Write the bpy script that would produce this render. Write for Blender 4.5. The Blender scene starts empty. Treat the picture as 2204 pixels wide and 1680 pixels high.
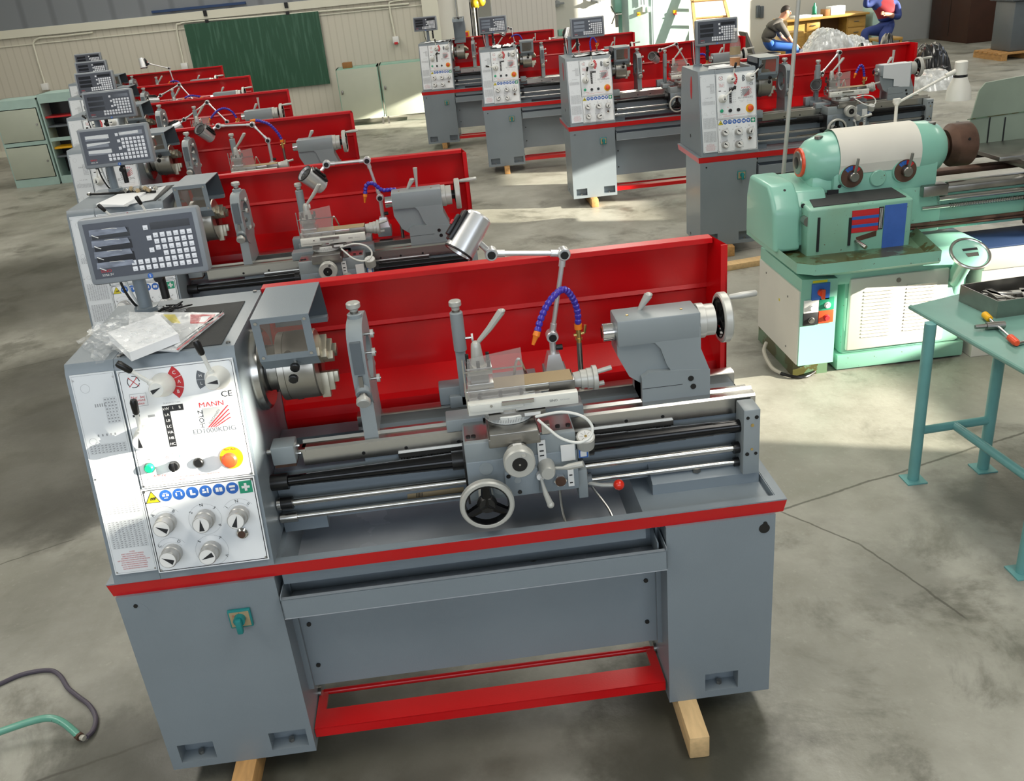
import bpy, bmesh, math, random
from mathutils import Vector, Matrix
import numpy as np
PI = math.pi
C = bpy.context.scene.collection
scene = bpy.context.scene
random.seed(7)

# ------------------------------------------------------------------ camera
FPX, PITCH, ROLL, YAW = 1942.51, 0.43548, -0.09884, 0.0482
CAM = Vector((1.0774, -2.1542, 2.2442))
FW = Vector((math.sin(YAW)*math.cos(PITCH), math.cos(YAW)*math.cos(PITCH), -math.sin(PITCH)))
R0 = Vector((math.cos(YAW), -math.sin(YAW), 0)); U0 = R0.cross(FW)
RT = math.cos(ROLL)*R0 + math.sin(ROLL)*U0
UP = -math.sin(ROLL)*R0 + math.cos(ROLL)*U0
cam = bpy.data.cameras.new('camera'); co = bpy.data.objects.new('camera', cam); C.objects.link(co)
cam.sensor_fit = 'HORIZONTAL'; cam.sensor_width = 36.0; cam.lens = FPX*36/2204; cam.clip_end = 200
co.matrix_world = Matrix((( RT.x, UP.x, -FW.x, CAM.x), (RT.y, UP.y, -FW.y, CAM.y), (RT.z, UP.z, -FW.z, CAM.z), (0, 0, 0, 1)))
scene.camera = co

def at(px, py, **k):
    """point where the sight line of a photograph pixel meets a world plane (used to measure the place)"""
    d = FW + RT*((px-1102)/FPX) - UP*((py-840)/FPX)
    (a, v), = k.items(); i = 'xyz'.index(a)
    return CAM + d*((v-CAM[i])/d[i])

# ------------------------------------------------------------------ view, world, sun, lamps
vs = scene.view_settings
vs.view_transform = 'Standard'; vs.look = 'None'; vs.gamma = 1; vs.use_curve_mapping = False
vs.exposure = 0.16
scene.cycles.use_denoising = True
scene.cycles.max_bounces = 7; scene.cycles.diffuse_bounces = 3; scene.cycles.glossy_bounces = 3
scene.cycles.transparent_max_bounces = 8; scene.cycles.transmission_bounces = 4
scene.cycles.caustics_reflective = False; scene.cycles.caustics_refractive = False
world = bpy.data.worlds.new('world'); scene.world = world; world.use_nodes = True
wn = world.node_tree.nodes['Background']; wn.inputs[0].default_value = (0.80, 0.88, 1.0, 1); wn.inputs[1].default_value = 1.5
SUN = Vector((-1, 0.38, -0.28)).normalized()
sl = bpy.data.lights.new('sun', 'SUN'); sl.energy = 20; sl.angle = math.radians(0.35); sl.color = (1, 0.93, 0.78)
so = bpy.data.objects.new('sun', sl); C.objects.link(so); so.rotation_euler = SUN.to_track_quat('-Z', 'Y').to_euler(); so.location = (10, -4, 5)
def area(name, loc, size, power, col, rot=(0, 0, 0)):
    l = bpy.data.lights.new(name, 'AREA'); l.shape = 'RECTANGLE'; l.size, l.size_y = size; l.energy = power; l.color = col
    o = bpy.data.objects.new(name, l); C.objects.link(o); o.location = loc; o.rotation_euler = rot
for i, (x, y) in enumerate([(-3, -1.5), (3.5, -1.5), (-3, 5), (3.5, 5), (-3, 11.5), (3.5, 11.5), (10, 5), (10, 12)]):
    area('ceiling_strip', (x, y, 5.85), (1.2, 4.5), 142, (1.0, 0.955, 0.86))
area('north_window', (-7.9, 4.5, 3.6), (14, 2.2), 150, (0.82, 0.9, 1.0), (0, -PI/2, 0))  # added cool fill from the left; that wall has no opening
area('window_light_behind', (1.0, -6.4, 3.2), (9, 2.4), 210, (0.80, 0.89, 1.0), (PI/2, 0, 0))  # added bluish fill behind the camera, no window in that wall
# ------------------------------------------------------------------ materials
M = {}
def mat(name, col, rough=0.5, metal=0.0, noise=0.0, nscale=8.0, bump=0.0, bscale=60.0, emit=None, alpha=None, coat=0.0, aniso=None, spec=None):
    m = bpy.data.materials.new(name); m.use_nodes = True; nt = m.node_tree; b = nt.nodes['Principled BSDF']
    b.inputs['Base Color'].default_value = (*col, 1); b.inputs['Roughness'].default_value = rough; b.inputs['Metallic'].default_value = metal
    if coat: b.inputs['Coat Weight'].default_value = coat; b.inputs['Coat Roughness'].default_value = 0.12
    if spec is not None: b.inputs['Specular IOR Level'].default_value = spec
    if noise:
        tc = nt.nodes.new('ShaderNodeTexCoord'); n = nt.nodes.new('ShaderNodeTexNoise'); n.inputs['Scale'].default_value = nscale
        n.inputs['Detail'].default_value = 5
        if aniso:
            mp = nt.nodes.new('ShaderNodeMapping'); mp.inputs['Scale'].default_value = aniso
            nt.links.new(tc.outputs['Object'], mp.inputs[0]); nt.links.new(mp.outputs[0], n.inputs['Vector'])
        else: nt.links.new(tc.outputs['Object'], n.inputs['Vector'])
        r = nt.nodes.new('ShaderNodeMapRange'); r.inputs[1].default_value = 0.3; r.inputs[2].default_value = 0.7
        r.inputs[3].default_value = 1-noise; r.inputs[4].default_value = 1+noise
        nt.links.new(n.outputs['Fac'], r.inputs[0])
        mx = nt.nodes.new('ShaderNodeVectorMath'); mx.operation = 'SCALE'; mx.inputs[0].default_value = col
        nt.links.new(r.outputs[0], mx.inputs['Scale']); nt.links.new(mx.outputs[0], b.inputs['Base Color'])
        r2 = nt.nodes.new('ShaderNodeMapRange'); r2.inputs[3].default_value = rough*0.8; r2.inputs[4].default_value = min(1, rough*1.2)
        nt.links.new(n.outputs['Fac'], r2.inputs[0]); nt.links.new(r2.outputs[0], b.inputs['Roughness'])
    if bump:
        tc = nt.nodes.new('ShaderNodeTexCoord'); n = nt.nodes.new('ShaderNodeTexNoise'); n.inputs['Scale'].default_value = bscale
        bp = nt.nodes.new('ShaderNodeBump'); bp.inputs['Strength'].default_value = bump; bp.inputs['Distance'].default_value = 0.002
        nt.links.new(tc.outputs['Object'], n.inputs['Vector']); nt.links.new(n.outputs['Fac'], bp.inputs['Height']); nt.links.new(bp.outputs[0], b.inputs['Normal'])
    if emit: b.inputs['Emission Color'].default_value = (*col, 1); b.inputs['Emission Strength'].default_value = emit
    if alpha is not None: b.inputs['Alpha'].default_value = alpha
    M[name] = m; return m
def h(s):
    s = s.lstrip('#'); c = [int(s[i:i+2], 16)/255 for i in (0, 2, 4)]
    return tuple(x/12.92 if x < .04045 else ((x+.055)/1.055)**2.4 for x in c)
mat('grey', h('7d878e'), .38, noise=.05, nscale=3, bump=.15, bscale=220, coat=.15)
mat('grey_light', h('8b9396'), .38, noise=.04, nscale=4)
mat('grey_dark', h('5d656b'), .42, noise=.05)
mat('pan', h('a4aab2'), .26, noise=.1, nscale=5, coat=.3)
mat('red', h('c80a12'), .3, noise=.04, nscale=3, bump=.12, bscale=150, coat=.12)
mat('panel', h('eceff1'), .3, noise=.02, nscale=5)
mat('plate', h('dde1e4'), .32, metal=.08, noise=.03, nscale=5)
mat('white', h('e4e4e2'), .35)
mat('black', h('131314'), .35)
mat('ink', h('1b1c1f'), .5)
mat('inkgrey', h('9a9da0'), .5)
mat('rubber', h('3a3b3b'), .8, noise=.1, nscale=40, bump=.3, bscale=400)
mat('blackrod', h('101012'), .18, metal=.3, noise=.2, nscale=6)
mat('steel', (.60, .59, .56), .25, metal=1, noise=.03, nscale=3)
mat('steel_dark', (.33, .32, .30), .33, metal=1, noise=.15, nscale=10)
mat('chucksteel', (.42, .40, .36), .36, metal=1, noise=.05, nscale=6); mat('jawsteel', (.50, .47, .38), .42, metal=.8, noise=.1, nscale=20)
mat('chrome', (.82, .82, .82), .12, metal=1)
mat('alu', (.74, .74, .74), .3, metal=.7, noise=.04, nscale=10)
mat('handle', h('babab4'), .38, metal=.25)
mat('knob', h('b4b4b2'), .35, metal=.5, noise=.05, nscale=200)
mat('cream', h('dedfda'), .38)
mat('bar_white', h('dcdcd4'), .35)
mat('brass', (.72, .52, .2), .3, metal=1)
mat('estop', h('e2502a'), .35); mat('yellow', h('f0b414'), .45); mat('green_btn', h('12a878'), .3)
mat('redball', h('e0301c'), .2, coat=.4)
mat('signblue', h('2a62b4'), .45); mat('signyellow', h('d6c61e'), .45); mat('signgreen', h('1f8f6c'), .45)
mat('textred', h('c2262c'), .5); mat('sectorgrey', h('5f646a'), .5)
mat('switch_green', h('1c7c7c'), .4)
mat('blue_hose', h('3c2ea4'), .35, coat=.2); mat('orange', h('f08224'), .4)
mat('dro', h('868c92'), .4); mat('dro_screen', h('474b55'), .35, noise=.04, nscale=30); mat('dro_lcd', h('23252c'), .12, coat=.6)
mat('film', h('8d94a4'), .12, noise=.35, nscale=12, aniso=(2, 1, 7), coat=.6)
mat('key', h('e6e8ee'), .4)
mat('wood', h('b98d57'), .65, noise=.2, nscale=9, aniso=(6, 1, 6)); mat('wood_light', h('d5b483'), .6, noise=.12, nscale=9, aniso=(6, 1, 6))
mat('paper', h('eef0f2'), .6); mat('paper2', h('d5d8da'), .6)
mat('tan', h('a3906f'), .7)
mat('mint_light', h('a9c4bc'), .45, noise=.05)
mat('cab_face', h('b2b8a8'), .45, noise=.04, nscale=3)
mat('table_mint', h('6f9a8f'), .4, noise=.12, nscale=6); mat('leg_mint', h('6aa3a2'), .35, noise=.1, nscale=7)
mat('offwhite', h('d9d6cc'), .4, noise=.04, nscale=4)
mat('brown', h('3e2318'), .5, noise=.15, nscale=5)
mat('navy', h('26406a'), .6); mat('lathe_grey', h('8b8c86'), .5, noise=.06)
mat('olive', h('8d9a8a'), .45, noise=.1, nscale=4)
mat('cable', h('4b4450'), .5); mat('cable_white', h('b8b4a6'), .5)
mat('cardboard', h('96683a'), .7, noise=.1)
mat('desk', h('b58d45'), .5, noise=.15, nscale=6, aniso=(1, 6, 6)); mat('desk_dark', h('6c4a24'), .5, noise=.1)
mat('skin', h('b98268'), .5); mat('hair', h('241c18'), .6); mat('tee', h('56534f'), .85, noise=.1, nscale=12); mat('trouser', h('2f62b8'), .8, noise=.1, nscale=12)
mat('overall', h('2a3c78'), .8, noise=.1, nscale=12); mat('overall_red', h('8c1c28'), .8)
mat('bagblack', h('16171b'), .22, coat=.4); mat('juice', h('c87a1e'), .2)
mat('blueplate', h('3f66b4'), .35, noise=.1, nscale=12); mat('rust', h('5c4438'), .5, metal=.5, noise=.3, nscale=14)
mat('olivefloor', h('4c4a26'), .25, noise=.4, nscale=12)
mat('machineyellow', h('d8b020'), .5); mat('blackmesh', h('22262a'), .6)
def glassy(name, col, a, rough=.08):
    m = bpy.data.materials.new(name); m.use_nodes = True; nt = m.node_tree; b = nt.nodes['Principled BSDF']
    b.inputs['Base Color'].default_value = (*col, 1); b.inputs['Roughness'].default_value = rough; b.inputs['Alpha'].default_value = a
    b.inputs['Coat Weight'].default_value = .5; M[name] = m; return m
glassy('acrylic', h('c8c4c0'), .22); glassy('window_acrylic', h('8c8478'), .35)
def film(name, lo, hi, sc):
    m = glassy(name, h('e2e6e8'), .4, .15); nt = m.node_tree; b = nt.nodes['Principled BSDF']
    tc = nt.nodes.new('ShaderNodeTexCoord'); n = nt.nodes.new('ShaderNodeTexNoise'); n.inputs['Scale'].default_value = sc; n.inputs['Detail'].default_value = 4
    r = nt.nodes.new('ShaderNodeMapRange'); r.inputs[1].default_value = .35; r.inputs[2].default_value = .65; r.inputs[3].default_value = lo; r.inputs[4].default_value = hi
    bp = nt.nodes.new('ShaderNodeBump'); bp.inputs['Strength'].default_value = 1; bp.inputs['Distance'].default_value = .006
    nt.links.new(tc.outputs['Object'], n.inputs['Vector']); nt.links.new(n.outputs['Fac'], r.inputs[0]); nt.links.new(r.outputs[0], b.inputs['Alpha'])
    nt.links.new(n.outputs['Fac'], bp.inputs['Height']); nt.links.new(bp.outputs[0], b.inputs['Normal'])
film('plastic_film', .08, .38, 26); film('plastic_thick', .55, .95, 12)

def chipped(name, base, chip, amount, scale=16, stain=None):
    """paint with worn, chipped spots and oily staining"""
    m = bpy.data.materials.new(name); m.use_nodes = True; nt = m.node_tree; b = nt.nodes['Principled BSDF']; L = nt.links.new
    tc = nt.nodes.new('ShaderNodeTexCoord')
    n = nt.nodes.new('ShaderNodeTexNoise'); n.inputs['Scale'].default_value = scale; n.inputs['Detail'].default_value = 8; n.inputs['Roughness'].default_value = .65
    n2 = nt.nodes.new('ShaderNodeTexNoise'); n2.inputs['Scale'].default_value = 2.2; n2.inputs['Detail'].default_value = 4
    L(tc.outputs['Object'], n.inputs['Vector']); L(tc.outputs['Object'], n2.inputs['Vector'])
    a = nt.nodes.new('ShaderNodeMapRange'); a.inputs[1].default_value = amount; a.inputs[2].default_value = amount+.015; L(n.outputs['Fac'], a.inputs[0])
    s = nt.nodes.new('ShaderNodeMapRange'); s.inputs[1].default_value = .45; s.inputs[2].default_value = .7; s.inputs[4].default_value = .55; L(n2.outputs['Fac'], s.inputs[0])
    x = nt.nodes.new('ShaderNodeMix'); x.data_type = 'RGBA'; x.inputs['A'].default_value = (*base, 1); x.inputs['B'].default_value = (*(stain or base), 1); L(s.outputs[0], x.inputs['Factor'])
    y = nt.nodes.new('ShaderNodeMix'); y.data_type = 'RGBA'; y.inputs['B'].default_value = (*chip, 1); L(x.outputs['Result'], y.inputs['A']); L(a.outputs[0], y.inputs['Factor'])
    L(y.outputs['Result'], b.inputs['Base Color']); b.inputs['Roughness'].default_value = .33; b.inputs['Coat Weight'].default_value = .2
    M[name] = m
chipped('mint', h('8ac2b0'), h('3a4a40'), .72, 40, h('7fb4a0'))
chipped('mint_worn', h('86bca8'), h('5e3e2c'), .66, 45, h('7d9272'))
chipped('mint_oily', h('5d7a5e'), h('4c4a26'), .50, 5, h('4c4a26'))
chipped('pipe_mint', h('62a08c'), h('2b3a38'), .64, 40, h('5c988a'))

# floor: worn concrete with stains, cracks and slab joints
def floor_material():
    m = bpy.data.materials.new('concrete'); m.use_nodes = True; nt = m.node_tree; b = nt.nodes['Principled BSDF']; L = nt.links.new
    tc = nt.nodes.new('ShaderNodeTexCoord'); P = tc.outputs['Object']
    def noise(s, d=5, r=.6, v=P, w=0):
        n = nt.nodes.new('ShaderNodeTexNoise'); n.inputs['Scale'].default_value = s; n.inputs['Detail'].default_value = d; n.inputs['Roughness'].default_value = r
        n.inputs['Distortion'].default_value = w; L(v, n.inputs['Vector']); return n.outputs['Fac']
    def rng(f, a, c, lo=0, hi=1):
        r = nt.nodes.new('ShaderNodeMapRange'); r.inputs[1].default_value = a; r.inputs[2].default_value = c; r.inputs[3].default_value = lo; r.inputs[4].default_value = hi
        r.interpolation_type = 'SMOOTHSTEP'; L(f, r.inputs[0]); return r.outputs[0]
    def mix(A, B, f):
        x = nt.nodes.new('ShaderNodeMix'); x.data_type = 'RGBA'
        for k, v in (('A', A), ('B', B)):
            if isinstance(v, tuple): x.inputs[k].default_value = (*v, 1)
            else: L(v, x.inputs[k])
        if isinstance(f, float): x.inputs['Factor'].default_value = f
        else: L(f, x.inputs['Factor'])
        return x.outputs['Result']
    def mul(a, c):
        x = nt.nodes.new('ShaderNodeMath'); x.operation = 'MULTIPLY'; L(a, x.inputs[0])
        if isinstance(c, float): x.inputs[1].default_value = c
        else: L(c, x.inputs[1])
        return x.outputs[0]
    base = mix(h('87867b'), h('a3a298'), rng(noise(1.1, 6), .35, .65))
    base = mix(base, h('7b796c'), mul(rng(noise(6, 8, .7), .45, .75), .45))
    base = mix(base, h('b4b2a6'), mul(rng(noise(30, 6, .7), .55, .75), .35))
    blot = mul(rng(noise(1.9, 8, .68, w=.4), .49, .66), rng(noise(.6, 2), .40, .56))
    base = mix(base, h('454438'), mul(blot, .65))
    # stain patches around the machines (position, radius, strength)
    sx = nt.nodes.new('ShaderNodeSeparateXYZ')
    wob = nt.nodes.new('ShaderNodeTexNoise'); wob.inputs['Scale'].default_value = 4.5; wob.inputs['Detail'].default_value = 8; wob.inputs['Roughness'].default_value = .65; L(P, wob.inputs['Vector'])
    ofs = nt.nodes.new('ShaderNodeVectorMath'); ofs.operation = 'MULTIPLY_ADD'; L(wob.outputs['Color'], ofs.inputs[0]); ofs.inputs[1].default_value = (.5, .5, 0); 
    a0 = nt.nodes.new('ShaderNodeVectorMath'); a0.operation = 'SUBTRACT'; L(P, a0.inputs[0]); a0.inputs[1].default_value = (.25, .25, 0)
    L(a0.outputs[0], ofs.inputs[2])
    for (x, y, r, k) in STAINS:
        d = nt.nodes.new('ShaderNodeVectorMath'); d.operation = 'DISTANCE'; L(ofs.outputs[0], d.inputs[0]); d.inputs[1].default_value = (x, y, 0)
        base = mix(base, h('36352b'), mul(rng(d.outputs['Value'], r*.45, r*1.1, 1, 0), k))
    # slab joints and cracks: distance to straight lines
    for (p, q_, w, seg) in CRACKS:
        p = Vector((p[0], p[1], 0)); q_ = Vector((q_[0], q_[1], 0)); t = (q_-p); ln = t.length; t.normalize(); nrm = Vector((-t.y, t.x, 0))
        sub = nt.nodes.new('ShaderNodeVectorMath'); sub.operation = 'SUBTRACT'; L(P, sub.inputs[0]); sub.inputs[1].default_value = p
        dn = nt.nodes.new('ShaderNodeVectorMath'); dn.operation = 'DOT_PRODUCT'; L(sub.outputs[0], dn.inputs[0]); dn.inputs[1].default_value = nrm
        dt = nt.nodes.new('ShaderNodeVectorMath'); dt.operation = 'DOT_PRODUCT'; L(sub.outputs[0], dt.inputs[0]); dt.inputs[1].default_value = t
        wv = nt.nodes.new('ShaderNodeMath'); wv.operation = 'MULTIPLY_ADD'; L(wob.outputs['Fac'], wv.inputs[0]); wv.inputs[1].default_value = .04; L(dn.outputs['Value'], wv.inputs[2])
        ab = nt.nodes.new('ShaderNodeMath'); ab.operation = 'ABSOLUTE'; L(wv.outputs[0], ab.inputs[0])
        # noise mean .5*.04 -> recentre
        wv2 = nt.nodes.new('ShaderNodeMath'); wv2.operation = 'SUBTRACT'; L(wv.outputs[0], wv2.inputs[0]); wv2.inputs[1].default_value = .02; L(wv2.outputs[0], ab.inputs[0])
        msk = rng(ab.outputs[0], w*.3, w, 1, 0)
        inside = mul(rng(dt.outputs['Value'], -.02, .02), rng(dt.outputs['Value'], ln-.02, ln+.02, 1, 0))
        base = mix(base, h('3c3a30'), mul(mul(msk, inside), .75))
    L(base, b.inputs['Base Color'])
    rr = rng(noise(2.3, 5), .3, .7, .32, .6); L(rr, b.inputs['Roughness'])
    bp = nt.nodes.new('ShaderNodeBump'); bp.inputs['Strength'].default_value = .25; bp.inputs['Distance'].default_value = .004
    L(noise(40, 6), bp.inputs['Height']); L(bp.outputs[0], b.inputs['Normal'])
    M['concrete'] = m
_f = lambda x, y: tuple(at(x, y, z=0)[:2])
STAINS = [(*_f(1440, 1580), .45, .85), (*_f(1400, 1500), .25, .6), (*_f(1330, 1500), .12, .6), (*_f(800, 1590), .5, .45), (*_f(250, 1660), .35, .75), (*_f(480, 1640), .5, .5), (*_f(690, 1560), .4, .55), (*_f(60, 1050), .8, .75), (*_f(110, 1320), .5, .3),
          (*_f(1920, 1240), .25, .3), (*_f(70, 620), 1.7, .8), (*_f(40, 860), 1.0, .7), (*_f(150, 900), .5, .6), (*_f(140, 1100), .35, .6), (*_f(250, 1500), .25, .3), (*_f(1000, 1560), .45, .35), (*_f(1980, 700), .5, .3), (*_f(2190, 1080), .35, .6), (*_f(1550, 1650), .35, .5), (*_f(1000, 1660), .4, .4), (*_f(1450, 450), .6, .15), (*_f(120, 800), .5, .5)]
CRACKS = [(_f(-60, 1728), _f(345, 1588), .008, 0), (_f(1640, 1110), _f(2330, 890), .009, 0), (_f(1680, 1100), _f(1850, 1170), .007, 0), (_f(1850, 1170), _f(2080, 1330), .007, 0),
          (_f(-50, 1230), _f(160, 1160), .006, 0), (_f(0, 800), _f(150, 765), .008, 0), (_f(1000, 640), _f(2000, 470), .01, 0)]
floor_material()

def ribbed(name, c1, c2, pitch, rough=.5, axis=0):
    m = bpy.data.materials.new(name); m.use_nodes = True; nt = m.node_tree; b = nt.nodes['Principled BSDF']; L = nt.links.new
    tc = nt.nodes.new('ShaderNodeTexCoord'); w = nt.nodes.new('ShaderNodeTexWave'); w.bands_direction = 'XYZ'[axis]; w.inputs['Scale'].default_value = .314/pitch
    L(tc.outputs['Object'], w.inputs['Vector'])
    r = nt.nodes.new('ShaderNodeMapRange'); r.inputs[1].default_value = .85; r.inputs[2].default_value = 1; L(w.outputs['Fac'], r.inputs[0])
    n = nt.nodes.new('ShaderNodeTexNoise'); n.inputs['Scale'].default_value = 1.2; L(tc.outputs['Object'], n.inputs['Vector'])
    x = nt.nodes.new('ShaderNodeMix'); x.data_type = 'RGBA'; x.inputs['A'].default_value = (*c1, 1); x.inputs['B'].default_value = (*c2, 1); L(r.outputs[0], x.inputs['Factor'])
    L(x.outputs['Result'], b.inputs['Base Color']); b.inputs['Roughness'].default_value = rough
    bp = nt.nodes.new('ShaderNodeBump'); bp.inputs['Strength'].default_value = .2; bp.inputs['Distance'].default_value = .002; L(w.outputs['Fac'], bp.inputs['Height']); L(bp.outputs[0], b.inputs['Normal'])
    M[name] = m
ribbed('wallpanel', h('cdc8ba'), h('c2bdae'), .12); ribbed('wallgrey', h('7d8288'), h('6e7278'), .5); ribbed('wallcorr', h('c4c1ba'), h('b5b2ab'), .09)
mat('trimcream', h('dcdaca'), .45); mat('wallplain', h('a5a8a8'), .6, noise=.04, nscale=2); mat('wallwhite', h('dcdad2'), .55); mat('ceilingw', h('d8d8d4'), .7)
def board():
    m = bpy.data.materials.new('chalkboard'); m.use_nodes = True; nt = m.node_tree; b = nt.nodes['Principled BSDF']; L = nt.links.new
    tc = nt.nodes.new('ShaderNodeTexCoord'); mp = nt.nodes.new('ShaderNodeMapping'); mp.inputs['Scale'].default_value = (9, 1, .8); mp.inputs['Rotation'].default_value = (0, .22, 0)
    n = nt.nodes.new('ShaderNodeTexNoise'); n.inputs['Scale'].default_value = 2.2; n.inputs['Detail'].default_value = 7; L(tc.outputs['Object'], mp.inputs[0]); L(mp.outputs[0], n.inputs['Vector'])
    r = nt.nodes.new('ShaderNodeMapRange'); r.inputs[1].default_value = .5; r.inputs[2].default_value = .95; L(n.outputs['Fac'], r.inputs[0])
    x = nt.nodes.new('ShaderNodeMix'); x.data_type = 'RGBA'; x.inputs['A'].default_value = (*h('24503a'), 1); x.inputs['B'].default_value = (*h('5f8573'), 1); L(r.outputs[0], x.inputs['Factor'])
    L(x.outputs['Result'], b.inputs['Base Color']); b.inputs['Roughness'].default_value = .45; M['chalkboard'] = m
board()

# ------------------------------------------------------------------ mesh building
_txt = {}
def text_geo(s):
    if s not in _txt:
        cu = bpy.data.curves.new('t', 'FONT'); cu.body = s; cu.size = 1; cu.align_x = 'CENTER'; cu.align_y = 'CENTER'; cu.resolution_u = 2
        o = bpy.data.objects.new('t', cu); C.objects.link(o)
        dg = bpy.context.evaluated_depsgraph_get(); me = bpy.data.meshes.new_from_object(o.evaluated_get(dg))
        _txt[s] = ([tuple(v.co) for v in me.vertices], [tuple(p.vertices) for p in me.polygons])
        bpy.data.objects.remove(o); bpy.data.curves.remove(cu); bpy.data.meshes.remove(me)
    return _txt[s]
def basis(ax):
    ax = Vector(ax).normalized(); t = Vector((0, 0, 1)) if abs(ax.z) < .9 else Vector((1, 0, 0))
    u = ax.cross(t).normalized(); return ax, u, ax.cross(u)
class MB:
    def __init__(s, mt='grey', T=None): s.v = []; s.f = []; s.mi = []; s.mats = []; s.mt = mt; s.T = T
    def add(s, vs_, fs, mt=None):
        mt = mt or s.mt
        if mt not in s.mats: s.mats.append(mt)
        k = len(s.v); i = s.mats.index(mt)
        for p in vs_:
            p = Vector(p); s.v.append(s.T @ p if s.T else p)
        for f in fs: s.f.append(tuple(a+k for a in f)); s.mi.append(i)
        return s
    def box(s, x0, x1, y0, y1, z0, z1, mt=None, bev=0):
        if bev:
            bm = bmesh.new(); bmesh.ops.create_cube(bm, size=1)
            for v in bm.verts: v.co = Vector(((x0+x1)/2+v.co.x*(x1-x0), (y0+y1)/2+v.co.y*(y1-y0), (z0+z1)/2+v.co.z*(z1-z0)))
            bmesh.ops.bevel(bm, geom=bm.edges[:], offset=bev, segments=2, affect='EDGES', profile=.5)
            bm.verts.index_update(); s.add([v.co.copy() for v in bm.verts], [[v.index for v in f.verts] for f in bm.faces], mt); bm.free(); return s
        V = [(x, y, z) for z in (z0, z1) for y in (y0, y1) for x in (x0, x1)]
        return s.add(V, [(0, 2, 3, 1), (4, 5, 7, 6), (0, 1, 5, 4), (2, 6, 7, 3), (0, 4, 6, 2), (1, 3, 7, 5)], mt)
    def hexa(s, P, mt=None):   # 8 points: bottom ring 4, top ring 4
        return s.add(P, [(3, 2, 1, 0), (4, 5, 6, 7), (0, 1, 5, 4), (1, 2, 6, 5), (2, 3, 7, 6), (3, 0, 4, 7)], mt)
    def quad(s, P, mt=None): return s.add(P, [tuple(range(len(P)))], mt)
    def prism(s, poly, axis, a0, a1, mt=None):  # poly in the two other axes (cyclic order)
        V = []
        for a in (a0, a1):
            for (u, w) in poly: V.append({'x': (a, u, w), 'y': (u, a, w), 'z': (u, w, a)}[axis])
        n = len(poly); F = [tuple(range(n))[::-1], tuple(range(n, 2*n))]+[(i, (i+1) % n, n+(i+1) % n, n+i) for i in range(n)]
        return s.add(V, F, mt)
    def rev(s, p, ax, prof, n=24, mt=None, caps=True):  # prof: (distance along axis, radius)
        ax, u, w = basis(ax); p = Vector(p); V = []; F = []
        for t, r in prof:
            for i in range(n):
                a = 2*PI*i/n; V.append(p+ax*t+(u*math.cos(a)+w*math.sin(a))*r)
        for j in range(len(prof)-1):
            for i in range(n): F.append((j*n+i, j*n+(i+1) % n, (j+1)*n+(i+1) % n, (j+1)*n+i))
        if caps: F.append(tuple(range(n))[::-1]); F.append(tuple(range((len(prof)-1)*n, len(prof)*n)))
        return s.add(V, F, mt)
    def cyl(s, p0, p1, r, r1=None, n=20, mt=None, bev=0):
        p0, p1 = Vector(p0), Vector(p1); L = (p1-p0).length; r1 = r if r1 is None else r1
        pr = [(0, r), (L, r1)] if not bev else [(0, r-bev), (bev, r), (L-bev, r1), (L, r1-bev)]
        return s.rev(p0, p1-p0, pr, n, mt)
    def ring(s, p, ax, r0, r1, t, n=32, mt=None):  # flat ring/rim of thickness t, rounded
        b = min(t, r1-r0)*.25
        return s.rev(Vector(p)-Vector(ax).normalized()*t/2, ax, [(0, r0+b), (0, r1-b), (b, r1), (t-b, r1), (t, r1-b), (t, r0+b), (t-b, r0), (b, r0), (0, r0+b)], n, mt, caps=False)
    def sph(s, p, r, mt=None, n=16, sc=(1, 1, 1)):
        p = Vector(p); V = []; F = []; m = n//2
        for j in range(1, m):
            for i in range(n):
                a, b = 2*PI*i/n, PI*j/m; V.append(p+Vector((math.cos(a)*math.sin(b)*r*sc[0], math.sin(a)*math.sin(b)*r*sc[1], math.cos(b)*r*sc[2])))
        V += [p+Vector((0, 0, r*sc[2])), p-Vector((0, 0, r*sc[2]))]; k = len(V)
        for j in range(m-2):
            for i in range(n): F.append((j*n+i, (j+1)*n+i, (j+1)*n+(i+1) % n, j*n+(i+1) % n))
        for i in range(n): F.append((k-2, i, (i+1) % n)); F.append((k-1, (m-2)*n+(i+1) % n, (m-2)*n+i))
        return s.add(V, F, mt)
    def tube(s, pts, r, n=8, mt=None, smooth=0, rf=None):
        P = [Vector(p) for p in pts]
        if smooth:
            Q = []
            for i in range(len(P)-1):
                a, b, c, d = P[max(0, i-1)], P[i], P[i+1], P[min(len(P)-1, i+2)]
                for k in range(smooth):
                    t = k/smooth; Q.append(.5*((2*b)+(c-a)*t+(2*a-5*b+4*c-d)*t*t+(3*b-3*c+d-a)*t**3))
            P = Q+[P[-1]]
        V = []; F = []; ax, u, w = basis(P[1]-P[0])
        for i, p in enumerate(P):
            t = (P[min(i+1, len(P)-1)]-P[max(i-1, 0)]).normalized(); u = (u-t*u.dot(t)).normalized(); w = t.cross(u)
            rr = rf(i/(len(P)-1)) if rf else r
            for k in range(n): a = 2*PI*k/n; V.append(p+(u*math.cos(a)+w*math.sin(a))*rr)
        for j in range(len(P)-1):
            for i in range(n): F.append((j*n+i, j*n+(i+1) % n, (j+1)*n+(i+1) % n, (j+1)*n+i))
        F += [tuple(range(n))[::-1], tuple(range((len(P)-1)*n, len(P)*n))]
        return s.add(V, F, mt)
    def text(s, t, p, ux, uy, size, mt='ink', sx=1):
        V, F = text_geo(t); p, ux, uy = Vector(p), Vector(ux).normalized(), Vector(uy).normalized()
        return s.add([p+ux*(x*size*sx)+uy*(y*size) for x, y, z in V], F, mt)
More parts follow.
